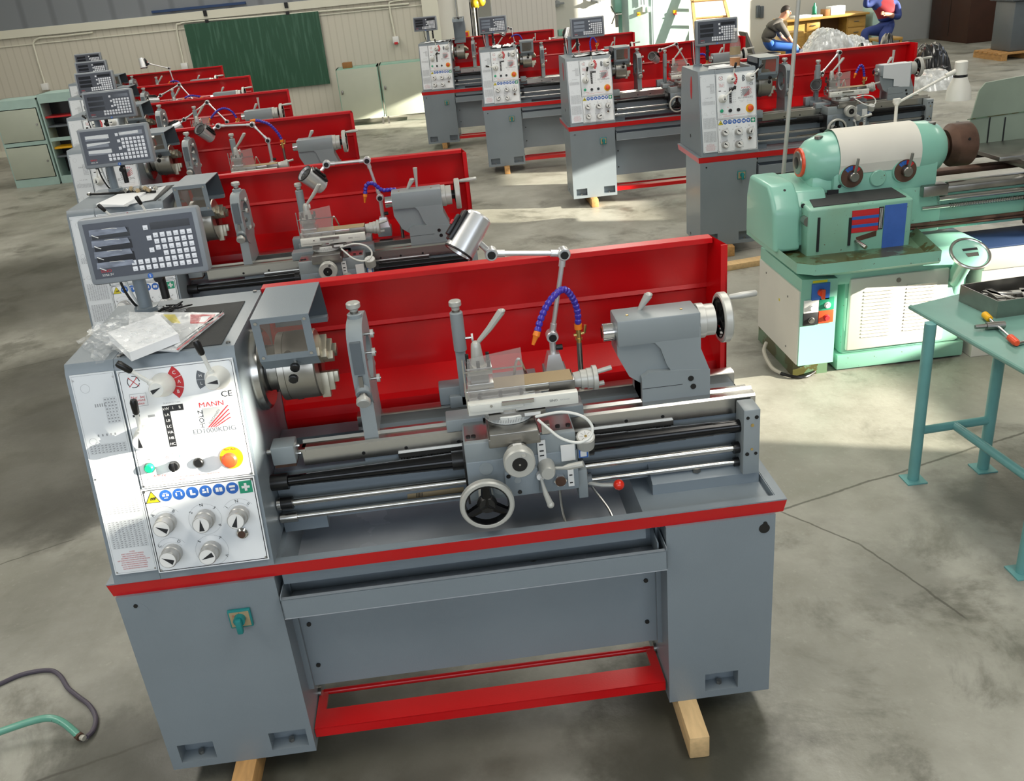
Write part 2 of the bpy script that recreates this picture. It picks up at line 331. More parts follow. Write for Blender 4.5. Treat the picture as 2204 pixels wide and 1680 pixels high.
    def holed(s, x0, x1, z0, z1, y, holes, depth, mt=None, back=None, t=None):
        """front plate facing -y with rectangular pockets (or openings when back is None and t given)"""
        xs = sorted({x0, x1, *[a for q in holes for a in q[:2]]}); zs = sorted({z0, z1, *[a for q in holes for a in q[2:4]]})
        for i in range(len(xs)-1):
            for j in range(len(zs)-1):
                cx, cz = (xs[i]+xs[i+1])/2, (zs[j]+zs[j+1])/2
                if any(q[0] < cx < q[1] and q[2] < cz < q[3] for q in holes): continue
                s.quad([(xs[i], y, zs[j]), (xs[i+1], y, zs[j]), (xs[i+1], y, zs[j+1]), (xs[i], y, zs[j+1])], mt)
        for a, b, c, d in holes:
            D = y+depth
            for P in ([(a, y, c), (a, D, c), (b, D, c), (b, y, c)], [(a, y, d), (b, y, d), (b, D, d), (a, D, d)], [(a, y, c), (a, y, d), (a, D, d), (a, D, c)], [(b, y, c), (b, D, c), (b, D, d), (b, y, d)]): s.quad(P, mt)
            if back: s.quad([(a, D, c), (b, D, c), (b, D, d), (a, D, d)], back)
        return s
    def mesh(s, name):
        me = bpy.data.meshes.new(name); me.from_pydata([tuple(v) for v in s.v], [], s.f)
        for m in s.mats: me.materials.append(M[m])
        me.polygons.foreach_set('material_index', s.mi); me.polygons.foreach_set('use_smooth', [True]*len(s.f))
        me.validate(); me.update(); me.set_sharp_from_angle(angle=math.radians(32)); return me
    def build(s, name, parent=None, loc=None): return link(name, s.mesh(name), parent, loc)
def link(name, me, parent=None, loc=None):
    o = bpy.data.objects.new(name, me); C.objects.link(o)
    if parent: o.parent = parent
    if loc: o.location = loc
    return o
def empty(name, loc=(0, 0, 0), rz=0):
    o = bpy.data.objects.new(name, None); C.objects.link(o); o.location = loc; o.rotation_euler = (0, 0, rz); o.empty_display_size = .1; return o
def tag(o, label=None, cat=None, group=None, kind=None):
    if label: o['label'] = label
    if cat: o['category'] = cat
    if group: o['group'] = group
    if kind: o['kind'] = kind
    return o
def solid(name, mb, label, cat, group=None, loc=None):
    """thing made of one mesh, origin moved to its base centre"""
    xs = [v.x for v in mb.v]; ys = [v.y for v in mb.v]; zs = [v.z for v in mb.v]
    c = Vector(((min(xs)+max(xs))/2, (min(ys)+max(ys))/2, min(zs))); mb.v = [v-c for v in mb.v]
    return tag(mb.build(name, None, c), label, cat, group)
_cache = {}
def part(name, parent, key, fn):
    """a part whose mesh is shared between the machines that have the same part"""
    k = (name, key)
    if k not in _cache: _cache[k] = fn().mesh(name)
    return link(name, _cache[k], parent)
# ------------------------------------------------------------------ the grey and red lathe (frame: x along the bed, y to the back, z up)
PO = Vector((0.026, -0.005, 0.8186)); PV = Vector((0, .1107, .595)).normalized(); PN = Vector((0, -PV.z, PV.y))
PT = Matrix(((1, 0, 0, PO.x), (0, PV.y, PN.y, PO.y), (0, PV.z, PN.z, PO.z), (0, 0, 0, 1)))
def pp(X, Y):
    """panel coordinates (u to the right, v up the slope) of a point read off a close-up of the control panel"""
    px, py = 120+X/3.0538, 740+Y/3.0545
    d = FW + RT*((px-1102)/FPX) - UP*((py-840)/FPX); t = (PO-CAM).dot(PN)/d.dot(PN); p = CAM+d*t-PO
    return p.x, p.dot(PV)
def PM(mt='panel'): return MB(mt, PT)
def pquad(m, pts, z, mt): m.quad([(*pp(*p), z) for p in pts], mt)
def sector(m, u, v, r0, r1, a0, a1, z, mt, n=10):
    P = [(u+r1*math.cos(a), v+r1*math.sin(a), z) for a in np.linspace(a0, a1, n)]+[(u+r0*math.cos(a), v+r0*math.sin(a), z) for a in np.linspace(a1, a0, n)]
    for i in range(n-1): m.quad([P[i], P[i+1], P[2*n-2-i], P[2*n-1-i]][::-1], mt)
def outline(m, u0, u1, v0, v1, z, w, mt='ink'):
    for a in ((u0, u1, v0, v0+w), (u0, u1, v1-w, v1), (u0, u0+w, v0, v1), (u1-w, u1, v0, v1)):
        m.quad([(a[0], a[2], z), (a[1], a[2], z), (a[1], a[3], z), (a[0], a[3], z)], mt)
def ptext(m, s, X, Y, size, mt='ink', rot=0, sx=1, z=.0036):
    u, v = pp(X, Y); m.text(s, (u, v, z), (math.cos(rot), math.sin(rot), 0), (-math.sin(rot), math.cos(rot), 0), size, mt, sx)

def m_headstock():
    m = MB('grey')
    b = .008
    for x0, x1 in ((.026, .1525), (.1535, .4685)):
        pr = [(-.004, .7957), (.1045-.012*0, 1.4136-.022), (.1045+.012, 1.4136), (.594-.012, 1.4136), (.594+.004, 1.4136-.02), (.665, .7957)]
        m.prism(pr, 'x', x0, x1)
    m.prism([(.004, .80), (.106, 1.40), (.58, 1.41), (.64, .80)], 'x', .1525, .1535, 'grey_dark')
    m.prism([(.30+.028*math.cos(a*PI/12), 1.28+.085*math.sin(a*PI/12)) for a in range(24)], 'x', .0245, .027, 'textred'); m.prism([(.33+.014*math.cos(a*PI/8), .91+.014*math.sin(a*PI/8)) for a in range(16)], 'x', .0245, .027, 'black')
    for x, y in ((.449, .108+.03), (.447, .57), (.165, .13)): m.cyl((x, y, 1.4136), (x, y, 1.4176), .006, mt='steel_dark', n=10)
    return m
def m_chart():
    m = PM('plate'); m.box(.012, .127, .009, .579, 0, .003)
    (a, b), (c, d) = (.0155, .013), (.1235, .575)
    outline(m, a, c, b, d, .0034, .0006, 'inkgrey')
    rnd = random.Random(3)
    u0, u1 = .022, .118
    def table(v0, v1, rows, cols, fill=True, L=u0, R=u1):
        for i in range(rows+1):
            v = v0+(v1-v0)*i/rows; m.quad([(L, v, .0034), (R, v, .0034), (R, v+.0004, .0034), (L, v+.0004, .0034)], 'inkgrey')
        for j in range(cols+1):
            u = L+(R-L)*j/cols; m.quad([(u, v0, .0034), (u+.0004, v0, .0034), (u+.0004, v1, .0034), (u, v1, .0034)], 'inkgrey')
        if fill:
            for i in range(rows):
                for j in range(cols):
                    u = L+(R-L)*(j+.2)/cols; v = v0+(v1-v0)*(i+.25)/rows; w = (R-L)/cols*rnd.uniform(.4, .65); hh = (v1-v0)/rows*.45
                    m.quad([(u, v, .0034), (u+w, v, .0034), (u+w, v+hh, .0034), (u, v+hh, .0034)], 'inkgrey')
    table(.085, .165, 14, 9); table(.185, .265, 14, 9); table(.36, .385, 4, 10); table(.44, .51, 8, 4, L=.085)
    for i in range(5): 
        u = .05+i*.011; m.quad([(u, .407, .0034), (u+.004, .407, .0034), (u+.004, .413, .0034), (u, .413, .0034)], 'inkgrey')
    for i in range(5):
        u = .06+i*.006; m.quad([(u, .487, .0034), (u+.003, .487, .0034), (u+.003, .496, .0034), (u, .496, .0034)], 'inkgrey')
    for (u, v, r) in ((.035, .395, .010), (.045, .387, .006), (.04, .295, .009), (.052, .285, .006), (.1, .30, .013), (.045, .54, .012)):
        for k in range(20):
            a = k*PI/10; a2 = a+PI/10
            m.quad([(u+r*math.cos(a), v+r*math.sin(a), .0034), (u+r*math.cos(a2), v+r*math.sin(a2), .0034), (u+(r-.0006)*math.cos(a2), v+(r-.0006)*math.sin(a2), .0034), (u+(r-.0006)*math.cos(a), v+(r-.0006)*math.sin(a), .0034)], 'inkgrey')
    for i, t in enumerate(['CAUTION', "DON'T OPERATE WITHOUT WEARING", 'SAFETY GLASSES AND SAFETY SHOES', 'DISCONNECT POWER BEFORE SERVICING', 'KEEP HANDS OUT OF MOVING PARTS OF THE MACHINE', "DON'T WEAR GLOVES OR LOOSE CLOTHES", 'BE SURE THE KEY IS REMOVED FROM THE JAW', 'CHUCK AND THE WORKPIECE IS CLAMPED', 'TIGHTEN BEFORE ROTATING THE SPINDLE']):
        m.text(t, (.07, .073-i*.0062, .0036), (1, 0, 0), (0, 1, 0), .0048, 'textred', .72)
    for u, v in ((.018, .016), (.122, .016), (.018, .564), (.122, .564), (.018, .29)): m.cyl((u, v, .003), (u, v, .0045), .0025, mt='steel', n=8)
    return m
def wedge(m, u, v, z, r, ang):
    """black pointer on a knob face"""
    d = Vector((math.cos(ang), math.sin(ang), 0)); n = Vector((-d.y, d.x, 0)); c = Vector((u, v, z))
    m.add([c+d*r*.8, c-d*r*.8+n*r*.34, c-d*r*.8-n*r*.34], [(0, 1, 2)], 'ink'); 
def m_upper():
    m = PM(); u0, v0 = .133, .248; u1, v1 = .4355, .577
    m.box(u0, u1, v0, v1, 0, .003); outline(m, u0+.004, u1-.004, v0+.004, v1-.004, .0034, .0012)
    for u, v in ((u0+.006, v0+.006), (u1-.006, v0+.006), (u0+.006, v1-.006), (u1-.006, v1-.006)): m.cyl((u, v, .003), (u, v, .0048), .003, mt='steel', n=8)
    # crossed-out rotation sign
    u, v = pp(513, 248)
    for a0 in (0, 2.2, 4.3): sector(m, u, v, .0145, .0165, a0, a0+1.7, .0036, 'ink')
    for r in (.8, -.8):
        d = Vector((math.cos(r), math.sin(r), 0))*.018; n = Vector((-d.y, d.x, 0))*.05; c = Vector((u, v, .0038)); m.quad([c-d-n, c+d-n, c+d+n, c-d+n], 'textred')
    a, b = pp(485, 330); c, d = pp(612, 400); outline(m, a, c, d, b, .0036, .0008, 'inkgrey')
    ptext(m, 'Nur  bei', 542, 348, .0105, 'textred'); ptext(m, 'Stillstand', 548, 368, .0095, 'textred'); ptext(m, 'schalten', 548, 390, .0095, 'textred')
    # C A B and H L sectors
    u, v = pp(700, 262)
    for i, t in enumerate('CAB'):
        a1 = .92-i*.6; sector(m, u, v, .034, .057, a1-.57, a1, .0036, 'textred'); am = a1-.285
        m.text(t, (u+.0455*math.cos(am), v+.0455*math.sin(am), .004), (math.sin(am)*.5+.5, -math.cos(am)*.5, 0) if False else (1, 0, 0), (0, 1, 0), .013, 'white')
    u, v = pp(1062, 222)
    for i, t in enumerate('HL'):
        a0 = 2.62+i*.5; sector(m, u, v, .033, .054, a0, a0+.48, .0036, 'sectorgrey'); am = a0+.24
        m.text(t, (u+.0435*math.cos(am), v+.0435*math.sin(am), .004), (1, 0, 0), (0, 1, 0), .012, 'white')
    ptext(m, 'CE', 1125, 325, .023, 'ink', sx=1.1)
    # maker sign
    ptext(m, 'MANN', 1025, 393, .0195, 'textred', sx=1.15); ptext(m, 'HOLZ', 962, 490, .0175, 'ink', rot=PI/2, sx=1.05)
    pquad(m, [(985, 535), (1115, 517), (1098, 405), (965, 420)], .0036, 'inkgrey')
    for k in range(4):
        o = k*16
        pquad(m, [(1003+o, 546-o*.1), (1012+o, 546-o*.1), (1138+o*.4, 400+o*1.6), (1131+o*.4, 397+o*1.6)], .0042, 'textred')
    ptext(m, 'MASCHINEN', 1045, 475, .0085, 'ink', rot=.85)
    ptext(m, 'ED1000KDIG', 1047, 562, .0195, 'sectorgrey', sx=1.05)
    ptext(m, 'Maschinen Nr.', 990, 612, .007, 'inkgrey'); ptext(m, 'Baujahr', 990, 636, .007, 'inkgrey')
    for Y in (602, 630): 
        a, b = pp(1085, Y-14); c, d = pp(1185, Y+12); outline(m, a, c, d, b, .0036, .0005, 'inkgrey')
    # speed table
    ptext(m, 'Drehzahl (U / min)', 765, 382, .006, 'inkgrey')
    for i in range(3):
        u, v = pp(727+i*45, 424-i*6); m.quad([(u-.0095, v-.0085, .0036), (u+.0095, v-.0085, .0036), (u+.0095, v+.0085, .0036), (u-.0095, v+.0085, .0036)], 'ink'); 
        m.text(['kW', 'I', 'II'][i], (u, v, .004), (1, 0, 0), (0, 1, 0), .011, 'white')
    for i, t in enumerate(['LA', 'LB', 'LC', 'HA', 'HB', 'HC']):
        u, v = pp(734+i*7.8, 463+i*38); m.quad([(u-.0095, v-.0082, .0036), (u+.0095, v-.0082, .0036), (u+.0095, v+.0082, .0036), (u-.0095, v+.0082, .0036)], 'ink')
        m.text(t, (u, v, .004), (1, 0, 0), (0, 1, 0), .0105, 'white')
        m.text(['65', '255', '465', '180', '700', '1250'][i], (u+.02, v, .0038), (1, 0, 0), (0, 1, 0), .0065, 'inkgrey'); m.text(['130', '510', '930', '360', '1400', '1800'][i], (u+.036, v, .0038), (1, 0, 0), (0, 1, 0), .0065, 'inkgrey')
    for X in (532, 632): 
        u, v = pp(X, 470); m.quad([(u-.009, v-.003, .0036), (u+.009, v-.003, .0036), (u+.009, v+.003, .0036), (u-.009, v+.003, .0036)], 'ink' if X < 600 else 'inkgrey')
    ptext(m, 'O', 735, 743, .0105, 'textred'); ptext(m, 'I', 818, 735, .0105, 'switch_green'); ptext(m, '1', 770, 716, .009, 'ink')
    ptext(m, '~', 615, 755, .014, 'ink'); ptext(m, 'o', 933, 708, .010, 'inkgrey')
    ptext(m, 'Achtung!', 690, 860, .0098, 'textred'); ptext(m, 'Lesen Sie vor der Inbetriebnahme die Bedienungsanleitung', 882, 862, .0068, 'textred'); ptext(m, 'und die Sicherheitshinweise!', 765, 893, .0068, 'textred')
    a, b = pp(588, 862); c, d = pp(636, 915); outline(m, a, c, d, b, .0036, .0008, 'inkgrey'); ptext(m, 'A', 612, 888, .012, 'inkgrey')
    return m
def m_lower():
    m = PM(); u0, v0, u1, v1 = .1290, -.001, .4335, .2455
    m.box(u0, u1, v0, v1, 0, .003); outline(m, u0+.0035, u1-.0035, v0+.0035, v1-.0035, .0034, .0022)
    u, v = pp(638, 1012); r = .021
    m.add([(u-r*.95, v-r*.62, .0036), (u+r*.95, v-r*.62, .0036), (u, v+r, .0036)], [(0, 1, 2)], 'signyellow')
    for s_ in (0, 2.1, 4.2):
        pts = [(u-r*.95, v-r*.62), (u+r*.95, v-r*.62), (u, v+r)]
    for i in range(3):
        A, B = Vector((*pts[i], .004)), Vector((*pts[(i+1) % 3], .004)); n = (Vector((u, v, .004))-(A+B)/2).normalized()*.0014; m.quad([A, B, B+n, A+n], 'ink')
    for k in range(5): 
        x = u-.007+k*.003; m.quad([(x, v-.005-(k % 2)*.002, .004), (x+.002, v-.005, .004), (x+.0055, v+.002, .004), (x+.0035, v+.003, .004)], 'ink')
    for i, X in enumerate((725, 812, 900, 987, 1075, 1162)):
        u, v = pp(X, 993-i*10); m.cyl((u, v, .003), (u, v, .0038), .0165, mt='signblue', n=24)
        w = (lambda *q: [m.quad([(u+a*.001, v+b*.001, .0042), (u+c*.001, v+b*.001, .0042), (u+c*.001, v+d*.001, .0042), (u+a*.001, v+d*.001, .0042)], 'white') for a, b, c, d in q])
        if i == 0: w((-9, -2, -1.5, 4), (1.5, -2, 9, 4), (-6, 6, 6, 8), (-5, -8, 5, -6))
        elif i == 1: w((-9, -5, -5, 5), (5, -5, 9, 5), (-6, 7, 6, 9))
        elif i == 2: w((-6, -7, 0, 8), (0, -7, 8, -2))
        elif i == 3: w((-9, -5, 2, 0), (-8, 2, -2, 7), (4, -6, 8, 8))
        elif i == 4: w((-9, -6, -1, 6), (1, -6, 9, 6))
        else: w((-8, 2, 8, 8), (-6, -7, 6, -2))
    u, v = pp(1250, 935); r = .0175; m.quad([(u-r, v-r, .0036), (u+r, v-r, .0036), (u+r, v+r, .0036), (u-r, v+r, .0036)], 'signgreen')
    for a, b in ((.011, .0035), (.0035, .011)): m.quad([(u-a, v-b, .0042), (u+a, v-b, .0042), (u+a, v+b, .0042), (u-a, v+b, .0042)], 'white')
    for cx, cy, R, items in ((728, 1172, .040, [('A', 140), ('B', 50)]), (985, 1148, .042, [('2', 145), ('N', 95), ('3', 45), ('4', -30)]), (1210, 1118, .040, [('I', 140), ('N', 92), ('II', 45)]), (772, 1372, .040, [('C', 140), ('D', 55)]), (1030, 1350, .042, [('S', 135), ('T', 50), ('V', -30)])):
        u, v = pp(cx, cy); full = len(items) in (3, 4) and items[1][0] != 'N' or len(items) == 4
        if full:
            sector(m, u, v, .0445, .045, 0, 2*PI, .0034, 'inkgrey', 30)
        else:
            sector(m, u, v, .0465, .047, .6, 2.55, .0034, 'inkgrey'); sector(m, u, v, .0335, .034, .6, 2.55, .0034, 'inkgrey')
        for t, a in items:
            a = math.radians(a); m.text(t, (u+R*math.cos(a), v+R*math.sin(a), .0038), (math.sin(a), -math.cos(a), 0), (math.cos(a), math.sin(a), 0), .0125, 'ink')
    for u, v in ((u0+.008, v0+.008), (u1-.008, v0+.008), (u0+.008, v1-.008), (u1-.008, v1-.008)): m.cyl((u, v, .003), (u, v, .0048), .003, mt='steel', n=8)
    return m
KNOBS = [(735, 1165, 150), (990, 1140, 90), (1213, 1115, 70), (775, 1365, 150), (1030, 1345, 200)]
def m_knob(i, ang=None):
    X, Y, a = KNOBS[i]; u, v = pp(X, Y); m = PM('knob'); a = a if ang is None else ang
    m.rev((u, v, .003), (0, 0, 1), [(0, .0235), (.003, .0265), (.022, .0265), (.024, .024), (.05, .024), (.053, .0225)], 28)
    m.cyl((u, v, .056), (u, v, .0566), .021, mt='white', n=28)
    wedge(m, u, v, .0572, .021, math.radians(a)); return m
def m_lever(i, ang):
    X, Y = ((712, 262), (1072, 215), (606, 600))[i]; u, v = pp(X, Y); m = PM('cream'); hv = .062
    m.rev((u, v, .003), (0, 0, 1), [(0, .031), (.006, .032), (.02, .030), (.045, .022), (hv, .020), (hv+.003, .018)], 28)
    c0 = Vector((u, v, .042)); d = Vector((math.cos(ang), math.sin(ang), .25)).normalized()
    m.tube([c0+d*.012, c0+d*.045, c0+d*.085], .0055, 10); m.cyl(c0+d*.018, c0+d*.03, .0085)
    m.rev(c0+d*.078, d, [(0, .006), (.004, .0085), (.035, .010), (.042, .0075)], 14, 'black')
    wedge(m, u, v, hv+.0065, .0175, (0.4, PI, PI/2)[i]); return m
def m_buttons(k):
    m = PM('black')
    if k == 'green': u, v = pp(622, 808); m.cyl((u, v, .003), (u, v, .008), .0145, mt='steel'); m.rev((u, v, .008), (0, 0, 1), [(0, .0125), (.008, .0125), (.011, .009)], 20, 'green_btn')
    if k == 'select': u, v = pp(785, 795); m.cyl((u, v, .003), (u, v, .008), .0145, mt='steel'); m.cyl((u, v, .008), (u, v, .018), .0125); m.box(u-.004, u+.004, v-.012, v+.012, .018, .024, 'black', .001)
    if k == 'black': u, v = pp(943, 775); m.cyl((u, v, .003), (u, v, .008), .0145, mt='steel'); m.cyl((u, v, .008), (u, v, .013), .0125, bev=.002)
    if k == 'estop':
        u, v = pp(1158, 742); m.cyl((u, v, .003), (u, v, .006), .031, mt='yellow', n=32); m.text('Not-Aus', (u, v+.024, .0065), (1, 0, 0), (0, 1, 0), .009, 'textred')
        m.cyl((u, v, .006), (u, v, .022), .012, mt='steel'); m.rev((u, v, .02), (0, 0, 1), [(0, .016), (.004, .0205), (.012, .0205), (.017, .016), (.019, .008)], 24, 'estop')
    if k == 'sight': u, v = pp(1230, 1238); m.rev((u, v, .003), (0, 0, 1), [(0, .017), (.006, .017), (.01, .014), (.012, .011)], 24, 'chrome'); m.cyl((u, v, .015), (u, v, .0154), .0105, mt='rust')
    return m
AX = Vector((0, .32, 1.257))   # spindle axis y, z
def m_chuck():
    m = MB('steel'); c = lambda x: (x, AX.y, AX.z)
    m.mt = 'chucksteel'; m.rev(c(.50), (1, 0, 0), [(0, .066), (.036, .066)], 32, 'steel_dark')
    m.rev(c(.536), (1, 0, 0), [(0, .098), (.002, .1), (.020, .1), (.0205, .097), (.022, .097), (.0225, .1), (.104, .1), (.108, .096)], 40)
    m.rev(c(.644), (1, 0, 0), [(0, .035), (-.01, .02)], 24, 'black')
    for a in (.35, .35+2*PI/3, .35+4*PI/3):
        p = Vector((.575, AX.y+.097*math.cos(a), AX.z+.097*math.sin(a))); d = Vector((0, math.cos(a), math.sin(a))); m.cyl(p, p+d*.006, .011, mt='black', n=14)
    for a in (0.6, 2.7, 4.4):
        p = Vector((.518, AX.y+.06*math.cos(a), AX.z+.06*math.sin(a))); d = Vector((0, math.cos(a), math.sin(a))); m.cyl(p, p+d*.012, .008, mt='black', n=10)
    return m
def m_jaw(k):
    a = 2*PI*k/3+.9; m = MB('jawsteel'); 
    T = Matrix.Translation((0, AX.y, AX.z)) @ Matrix.Rotation(a, 4, 'X'); m.T = T
    m.box(.640, .664, -.013, .013, .03, .105, bev=.001); m.box(.664, .680, -.012, .012, .03, .085, bev=.001); m.box(.680, .694, -.012, .012, .03, .062, bev=.001)
    return m
def m_flange():
    m = MB('steel'); m.rev((.4685, AX.y, AX.z), (1, 0, 0), [(0, .122), (.01, .122), (.022, .117), (.028, .108)], 48); m.rev((.49, AX.y, AX.z), (1, 0, 0), [(0, .07), (.012, .066)], 32, 'black'); return m
def m_guard():
    m = MB('grey'); x0, x1 = .512, .668; t = .003
    F = [(.16, 1.462), (.172, 1.335), (.205, 1.300)]   # y, z down the front
    # top
    m.box(x0, x1, .16, .436, 1.460, 1.463); 
    # front with window opening
    T0 = Vector((0, .16, 1.462)); d = Vector((0, F[1][0]-.16, F[1][1]-1.462)); L = d.length; d.normalize(); n = Vector((0, d.z, -d.y))
    MT = Matrix(((1, 0, 0, 0), (0, -n.y, -d.y, T0.y), (0, -n.z, -d.z, T0.z), (0, 0, 0, 1)))  # local x, y=inward, z=up from T0
    m.T = MT; m.holed(x0, x1, -L, 0, 0, [(x0+.022, x1-.022, -L+.018, -.016)], t)
    for x in (x0+.012, x1-.014):
        for z in (-.012, -L+.012): m.cyl((x, 0, z), (x, -.003, z), .0045, mt='steel', n=10)
    m.T = None
    m.quad([(x0, F[1][0], F[1][1]), (x1, F[1][0], F[1][1]), (x1, F[2][0], F[2][1]), (x0, F[2][0], F[2][1])][::-1]); m.quad([(x0, F[1][0]+t, F[1][1]), (x1, F[1][0]+t, F[1][1]), (x1, F[2][0]+t, F[2][1]), (x0, F[2][0]+t, F[2][1])], 'grey')
    # rear flap and lip
    m.quad([(x0, .436, 1.463), (x1, .436, 1.463), (x1, .485, 1.345), (x0, .485, 1.345)]); m.quad([(x0, .433, 1.463), (x1, .433, 1.463), (x1, .482, 1.345), (x0, .482, 1.345)][::-1], 'grey_dark')
    m.box(x0, x1, .455, .486, 1.330, 1.345)
    m.box(x0, x0+t, .2, .43, 1.42, 1.46)
    m.cyl((.604, .186, 1.322), (.604, .165, 1.305), .006, mt='steel', n=10)
    for k in range(2):
        c = Vector((.603-.008*k, .172-.012*k, 1.313-.028*k)); ax_ = Vector((0, -.8, -.2)).normalized()
        m.rev(c, ax_, [(0, .006), (.003, .0135), (.012, .0135), (.014, .011)], 10, 'black')
    m.cyl((.475, .44, 1.40), (.52, .44, 1.40), .012, mt='steel', n=14)
    return m
def m_guardwin():
    m = MB('window_acrylic'); m.quad([(.53, .1625, 1.452), (.65, .1625, 1.452), (.65, .171, 1.348), (.53, .171, 1.348)][::-1]); return m
def m_bed():
    m = MB('grey'); x0, x1 = .47, 1.893
    m.prism([(.206, .80), (.21, .985), (.22, .992), (.425, 1.012), (.43, .80)], 'x', .74, x1)
    m.prism([(.206, .80), (.21, .97), (.27, .975), (.27, .80)], 'x', x0, .74)
    m.box(x0, .74, .36, .43, .80, 1.0); m.box(x0, .74, .25, .38, .80, .955, 'grey'); m.box(.72, .76, .28, .33, .96, 1.0, 'grey')
    # feet
    m.prism([(.19, .775), (.19, .81), (.22, .84), (.48, .81), (.48, .775)], 'x', .47, .6, 'grey')
    for a, b in ((1.58, 1.905),): m.prism([(.14, .775), (.14, .81), (.2, .845), (.43, .845), (.48, .81), (.48, .775)], 'x', a, b, 'grey')
    m.cyl((1.72, .165, .823), (1.72, .165, .835), .013, mt='steel_dark', n=6)
    return m
def m_strip():
    m = MB('tan'); q = [at(877, 1074, y=.2045), at(998, 1058, y=.2045), at(998, 1047, y=.2045), at(877, 1063, y=.2045)]; m.quad([tuple(p) for p in q], 'tan')
    for k in range(5): a_, b_ = at(896+k*3.2, 1070-k*.4, y=.2040), at(896+k*3.2, 1061-k*.4, y=.2040); m.quad([(a_.x, a_.y, a_.z), (a_.x+.002, a_.y, a_.z), (b_.x+.002, b_.y, b_.z), (b_.x, b_.y, b_.z)], 'ink')
    return m
def m_way(k):
    m = MB('steel')
    if k == 0:  # front way with vee
        m.prism([(.205, .984), (.205, 1.034), (.212, 1.040), (.240, 1.040), (.247, 1.048), (.254, 1.040), (.262, 1.038), (.262, 1.0)], 'x', .565, 1.911)
        for x in (.74, .865, 1.02, 1.13, 1.42, 1.52, 1.63): m.cyl((x, .206, 1.002), (x, .2035, 1.002), .0055, mt='black', n=10)
    if k == 1: m.prism([(.372, 1.0), (.372, 1.036), (.38, 1.04), (.412, 1.04), (.42, 1.034), (.42, .995)], 'x', .715, 1.900)
    if k == 2: m.box(.74, 1.905, .266, .288, 1.0, 1.034); 
    if k == 3:
        m.box(.74, 1.9, .289, .371, .96, 1.0, 'blackrod')
    return m
def m_rack():
    m = MB('steel'); m.box(.84, 1.66, .196, .205, .974, .990)
    for i in range(100):
        x = .845+i*.0081; m.prism([(x, .974), (x+.0055, .974), (x+.004, .967), (x+.0015, .967)], 'y', .196, .205)
    return m
def m_stopblock():
    m = MB('grey_light'); m.box(.487, .553, .16, .225, 1.018, 1.075, bev=.003); m.box(.49, .55, .165, .22, 1.008, 1.018, 'rust'); m.cyl((.47, .19, 1.05), (.49, .19, 1.05), .009, mt='steel'); 
    for z in (1.03, 1.055): m.cyl((.553, .2, z), (.563, .2, z), .005, mt='steel', n=8)
    m.box(.553, .575, .2, .235, 1.03, 1.04, 'steel'); return m
def m_rods(k, cx):
    m = MB('blackrod'); y = .165
    if k == 'l':
        m.rev((.468, y, .962), (1, 0, 0), [(0, .024), (.05, .024), (.0505, .019)], 24, 'black')
        N = 16; X0, X1 = .52, cx+.003; pr = []
        for i in range(N): 
            a = X0+(X1-X0)*i/N; b_ = X0+(X1-X0)*(i+1)/N; r = .016+.008*i/(N-1); pr += [(a-X0, r), (b_-X0, r)]
        m.rev((X0, y, .962), (1, 0, 0), pr, 24); m.rev((cx-.04, y, .962), (1, 0, 0), [(0, .0285), (.045, .0285)], 24, 'black')
    if k == 'r':
        X0, X1 = cx+.315, 1.852; pr = []
        for i in range(6): a = (X1-X0)*i/6; b_ = (X1-X0)*(i+1)/6; r = .026-.0012*i; pr += [(a, r), (b_, r)]
        m.rev((X0, y, .962), (1, 0, 0), pr, 24); m.rev((X0-.0, y, .962), (1, 0, 0), [(0, .034), (.06, .034)], 24, 'black')
    if k == 'feed_rod':
        m = MB('steel'); m.cyl((.47, y, .889), (1.855, y, .889), .0105, n=16)
        m.cyl((.472, y, .889), (.483, y, .889), .019, mt='steel'); m.cyl((.483, y, .889), (.517, y, .889), .0195, mt='black'); m.cyl((1.832, y, .889), (1.85, y, .889), .018, mt='black')
    if k == 'control_rod':
        m = MB('steel'); m.cyl((.47, y, .840), (1.855, y, .840), .0085, n=16); m.cyl((.472, y, .840), (.522, y, .840), .0155, mt='steel'); m.cyl((1.835, y, .84), (1.85, y, .84), .014, mt='black')
    return m
def m_endbracket():
    m = MB('grey_light'); m.box(1.85, 1.9, .125, .2, .815, 1.03, bev=.004)
    for x, z, r, t in ((1.862, 1.005, .005, 'black'), (1.888, 1.005, .006, 'black'), (1.876, .98, .005, 'brass'), (1.876, .9, .004, 'brass'), (1.862, .885, .006, 'black'), (1.888, .885, .005, 'black')): m.cyl((x, .126, z), (x, .123, z), r, mt=t, n=10)
    return m
def spoke_wheel(m, c, ax_, R, rimw, depth, hub=.02, mt='handle'):
    m.ring(c, ax_, R-rimw, R, depth, 36, mt)
    a, u, w = basis(ax_); c = Vector(c)
    m.rev(c-a*depth*.4, a, [(0, hub*1.4), (depth*.5, hub*1.45), (depth*.9, hub*1.1)], 20, 'black')
    m.rev(c-a*depth*.52, a, [(0, R-rimw*1.12), (depth, R-rimw*1.04), (depth, R-rimw*.9), (0, R-rimw*.9)], 36, 'blackrod', caps=False)
    for k in range(3):
        t = 2*PI*k/3+.5; d = u*math.cos(t)+w*math.sin(t); m.tube([c-a*depth*.1, c-a*depth*.1+d*(R-rimw)], .015, 8, 'blackrod', rf=lambda q: .017-.004*q)
